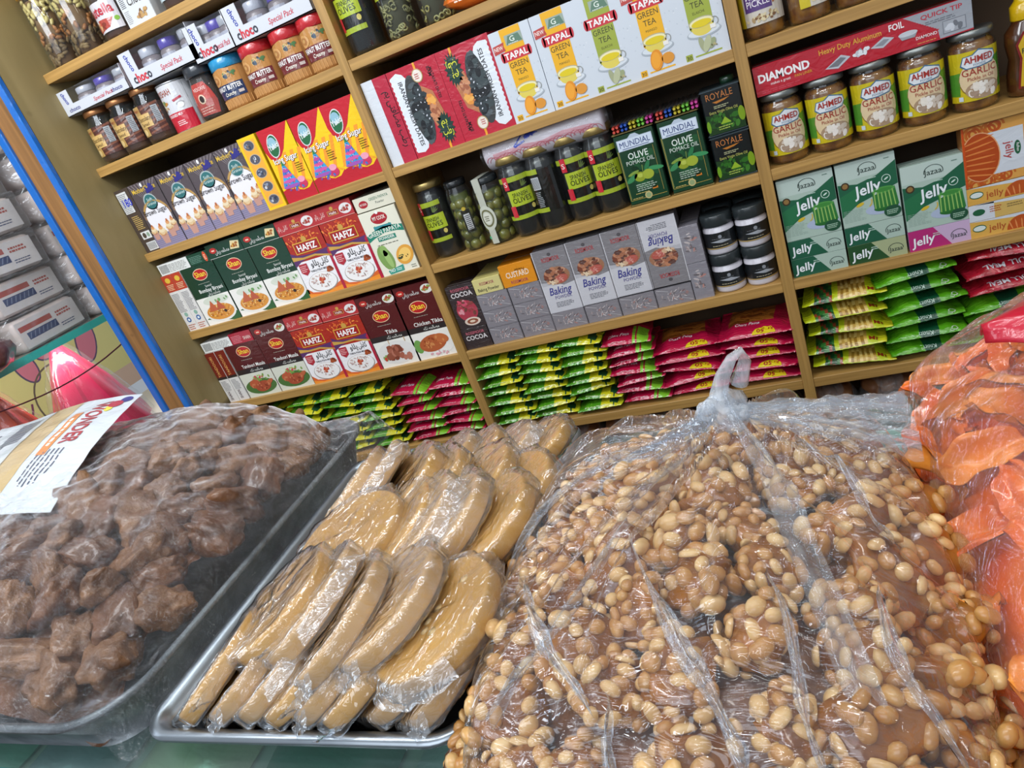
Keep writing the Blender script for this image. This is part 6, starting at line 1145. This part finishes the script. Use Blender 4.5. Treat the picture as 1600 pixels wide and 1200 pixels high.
ribbon('folded_seam', [(KX-.008, KY-.002), (.50, -.815), (.43, -.85), (.395, -.89)], .006, film('seam_thin2', .06, 'f4f8fc', .08, .7, (40, 40, 90), 1.3), .004)
CRM = film('crease_glint_film', .10, 'f4f8fc', .10, .9, (50, 50, 60), 5.0, 2)  # pale glossy ribbons along the folds, standing in for bright highlight streaks
for P_, w_ in (([(.455, -.90), (.486, -.955), (.512, -.992)], .012), ([(.533, -.908), (.563, -.972), (.578, -1.005), (.582, -1.026)], .013), ([(.596, -.929), (.61, -.974), (.618, -1.014)], .009), ([(.645, -.924), (.654, -.964), (.664, -.99)], .011), ([(.617, -.806), (.645, -.847), (.663, -.879)], .008), ([(.519, -.989), (.534, -1.024)], .010)):
    ribbon('crease_glint', P_, w_, CRM, .003, 1)
# --- film over the orange heap
mb = MB()
def fO(u, v):
    x = .678+.40*u; y = -1.045+.585*v; p = Vector((x, y, 0))
    z = max(GZ+.002, hO(x, y)+.012)+.012*ridge(Vector((x, y*.6, 1)), 17, 4)+.005*noise.noise(p*55)
    e_ = min(u, 1-u, v, 1-v); k = sm(0, .05, e_); return (x, y, (GZ+.002)*(1-k)+z*k)
mb.grid(fO, 130, 150, film('wrinkled_film', .045, 'fffaf6', .08, 1.0, (70, 60, 70), 1.6, 2.5, .008))
clip(mb, hO, .0055)
tag(mb.obj('cling_film'), 'wrinkled milky film covering the orange candied heap', 'cling film')
# pink-red plastic lid scrap on top of the orange heap
mb = MB(); mb.grid(lambda u, v: (.733+.13*u, -.748+(v-.5)*(.012+.23*u), .418+.018*math.sin(1.5*u)-.010*(2*v-1)**2+.0015*noise.noise(Vector((u*6, v*6, 0)))), 24, 16, ink('c01230', 'shiny'))
o = mb.obj('plastic_tag'); m_ = o.modifiers.new('thickness', 'SOLIDIFY'); m_.thickness = .0012
tag(o, 'bright red plastic flap lying on the orange heap at the right edge', 'flap')
# printed bread wrapper lying on the brown heap
A = Art('shiny').rect(-12, 0, 12, 18, 'ccd2d6', 0).rect(-12, 8.2, 12, 11.6, 'c2a878', 1).rect(-12, 8.0, 12, 8.25, '8c7c5c', 2)
A.text('WONDER', -5.2, 14.0, 1.7, 'a8242c', 3, 10.5, 1.8).rect(-8, 12.4, 2, 13.4, 'd8843c', 2).lines(-6.4, 12.7, 1, 13.1, 1, 'f4ecdc', 3, .9).ell(-10.6, 16.9, .8, .6, '2c2c80', 3).ell(-9.4, 16.2, 1.0, .7, 'b0243c', 3.5).ell(-8.2, 15.9, .8, .4, 'e0d040', 3)
A.lines(1, 12.6, 8, 15.5, 6, '50586c', 2, .3).lines(-4, 4.4, 3, 5.4, 2, '50586c', 2, .4).lines(4, 3, 11, 6, 4, '50586c', 2, .3).lines(-9, 1.0, 1, 2.2, 2, '50586c', 2, .4)
for i in range(22): A.rect(-10.5+i*.3, 4, -10.5+i*.3+(.09 if i % 3 else .18), 7, '303a58', 2)
mb = MB()
def wr(x, y, L):
    a = (x+12)/24; b = (18-y)/18; X = -.150+a*.058-b*.31; Y = -.575-a*.215+b*.012
    return (X, Y, GZ+.136+.030*(1-a)+.008*math.sin(math.pi*a)+.006*math.sin(b*5)+.0012*noise.noise(Vector((x*.4, y*.4, 2)))+.0002*L)
A.emit(mb, wr, (.8, .8)); o = mb.obj('bread_wrapper'); tag(o, 'printed white and tan bread wrapper draped on the brown chunks at the left edge', 'wrapper')
FO.hide_render = False; bpy.data.objects.remove(FO); bpy.data.curves.remove(FC)
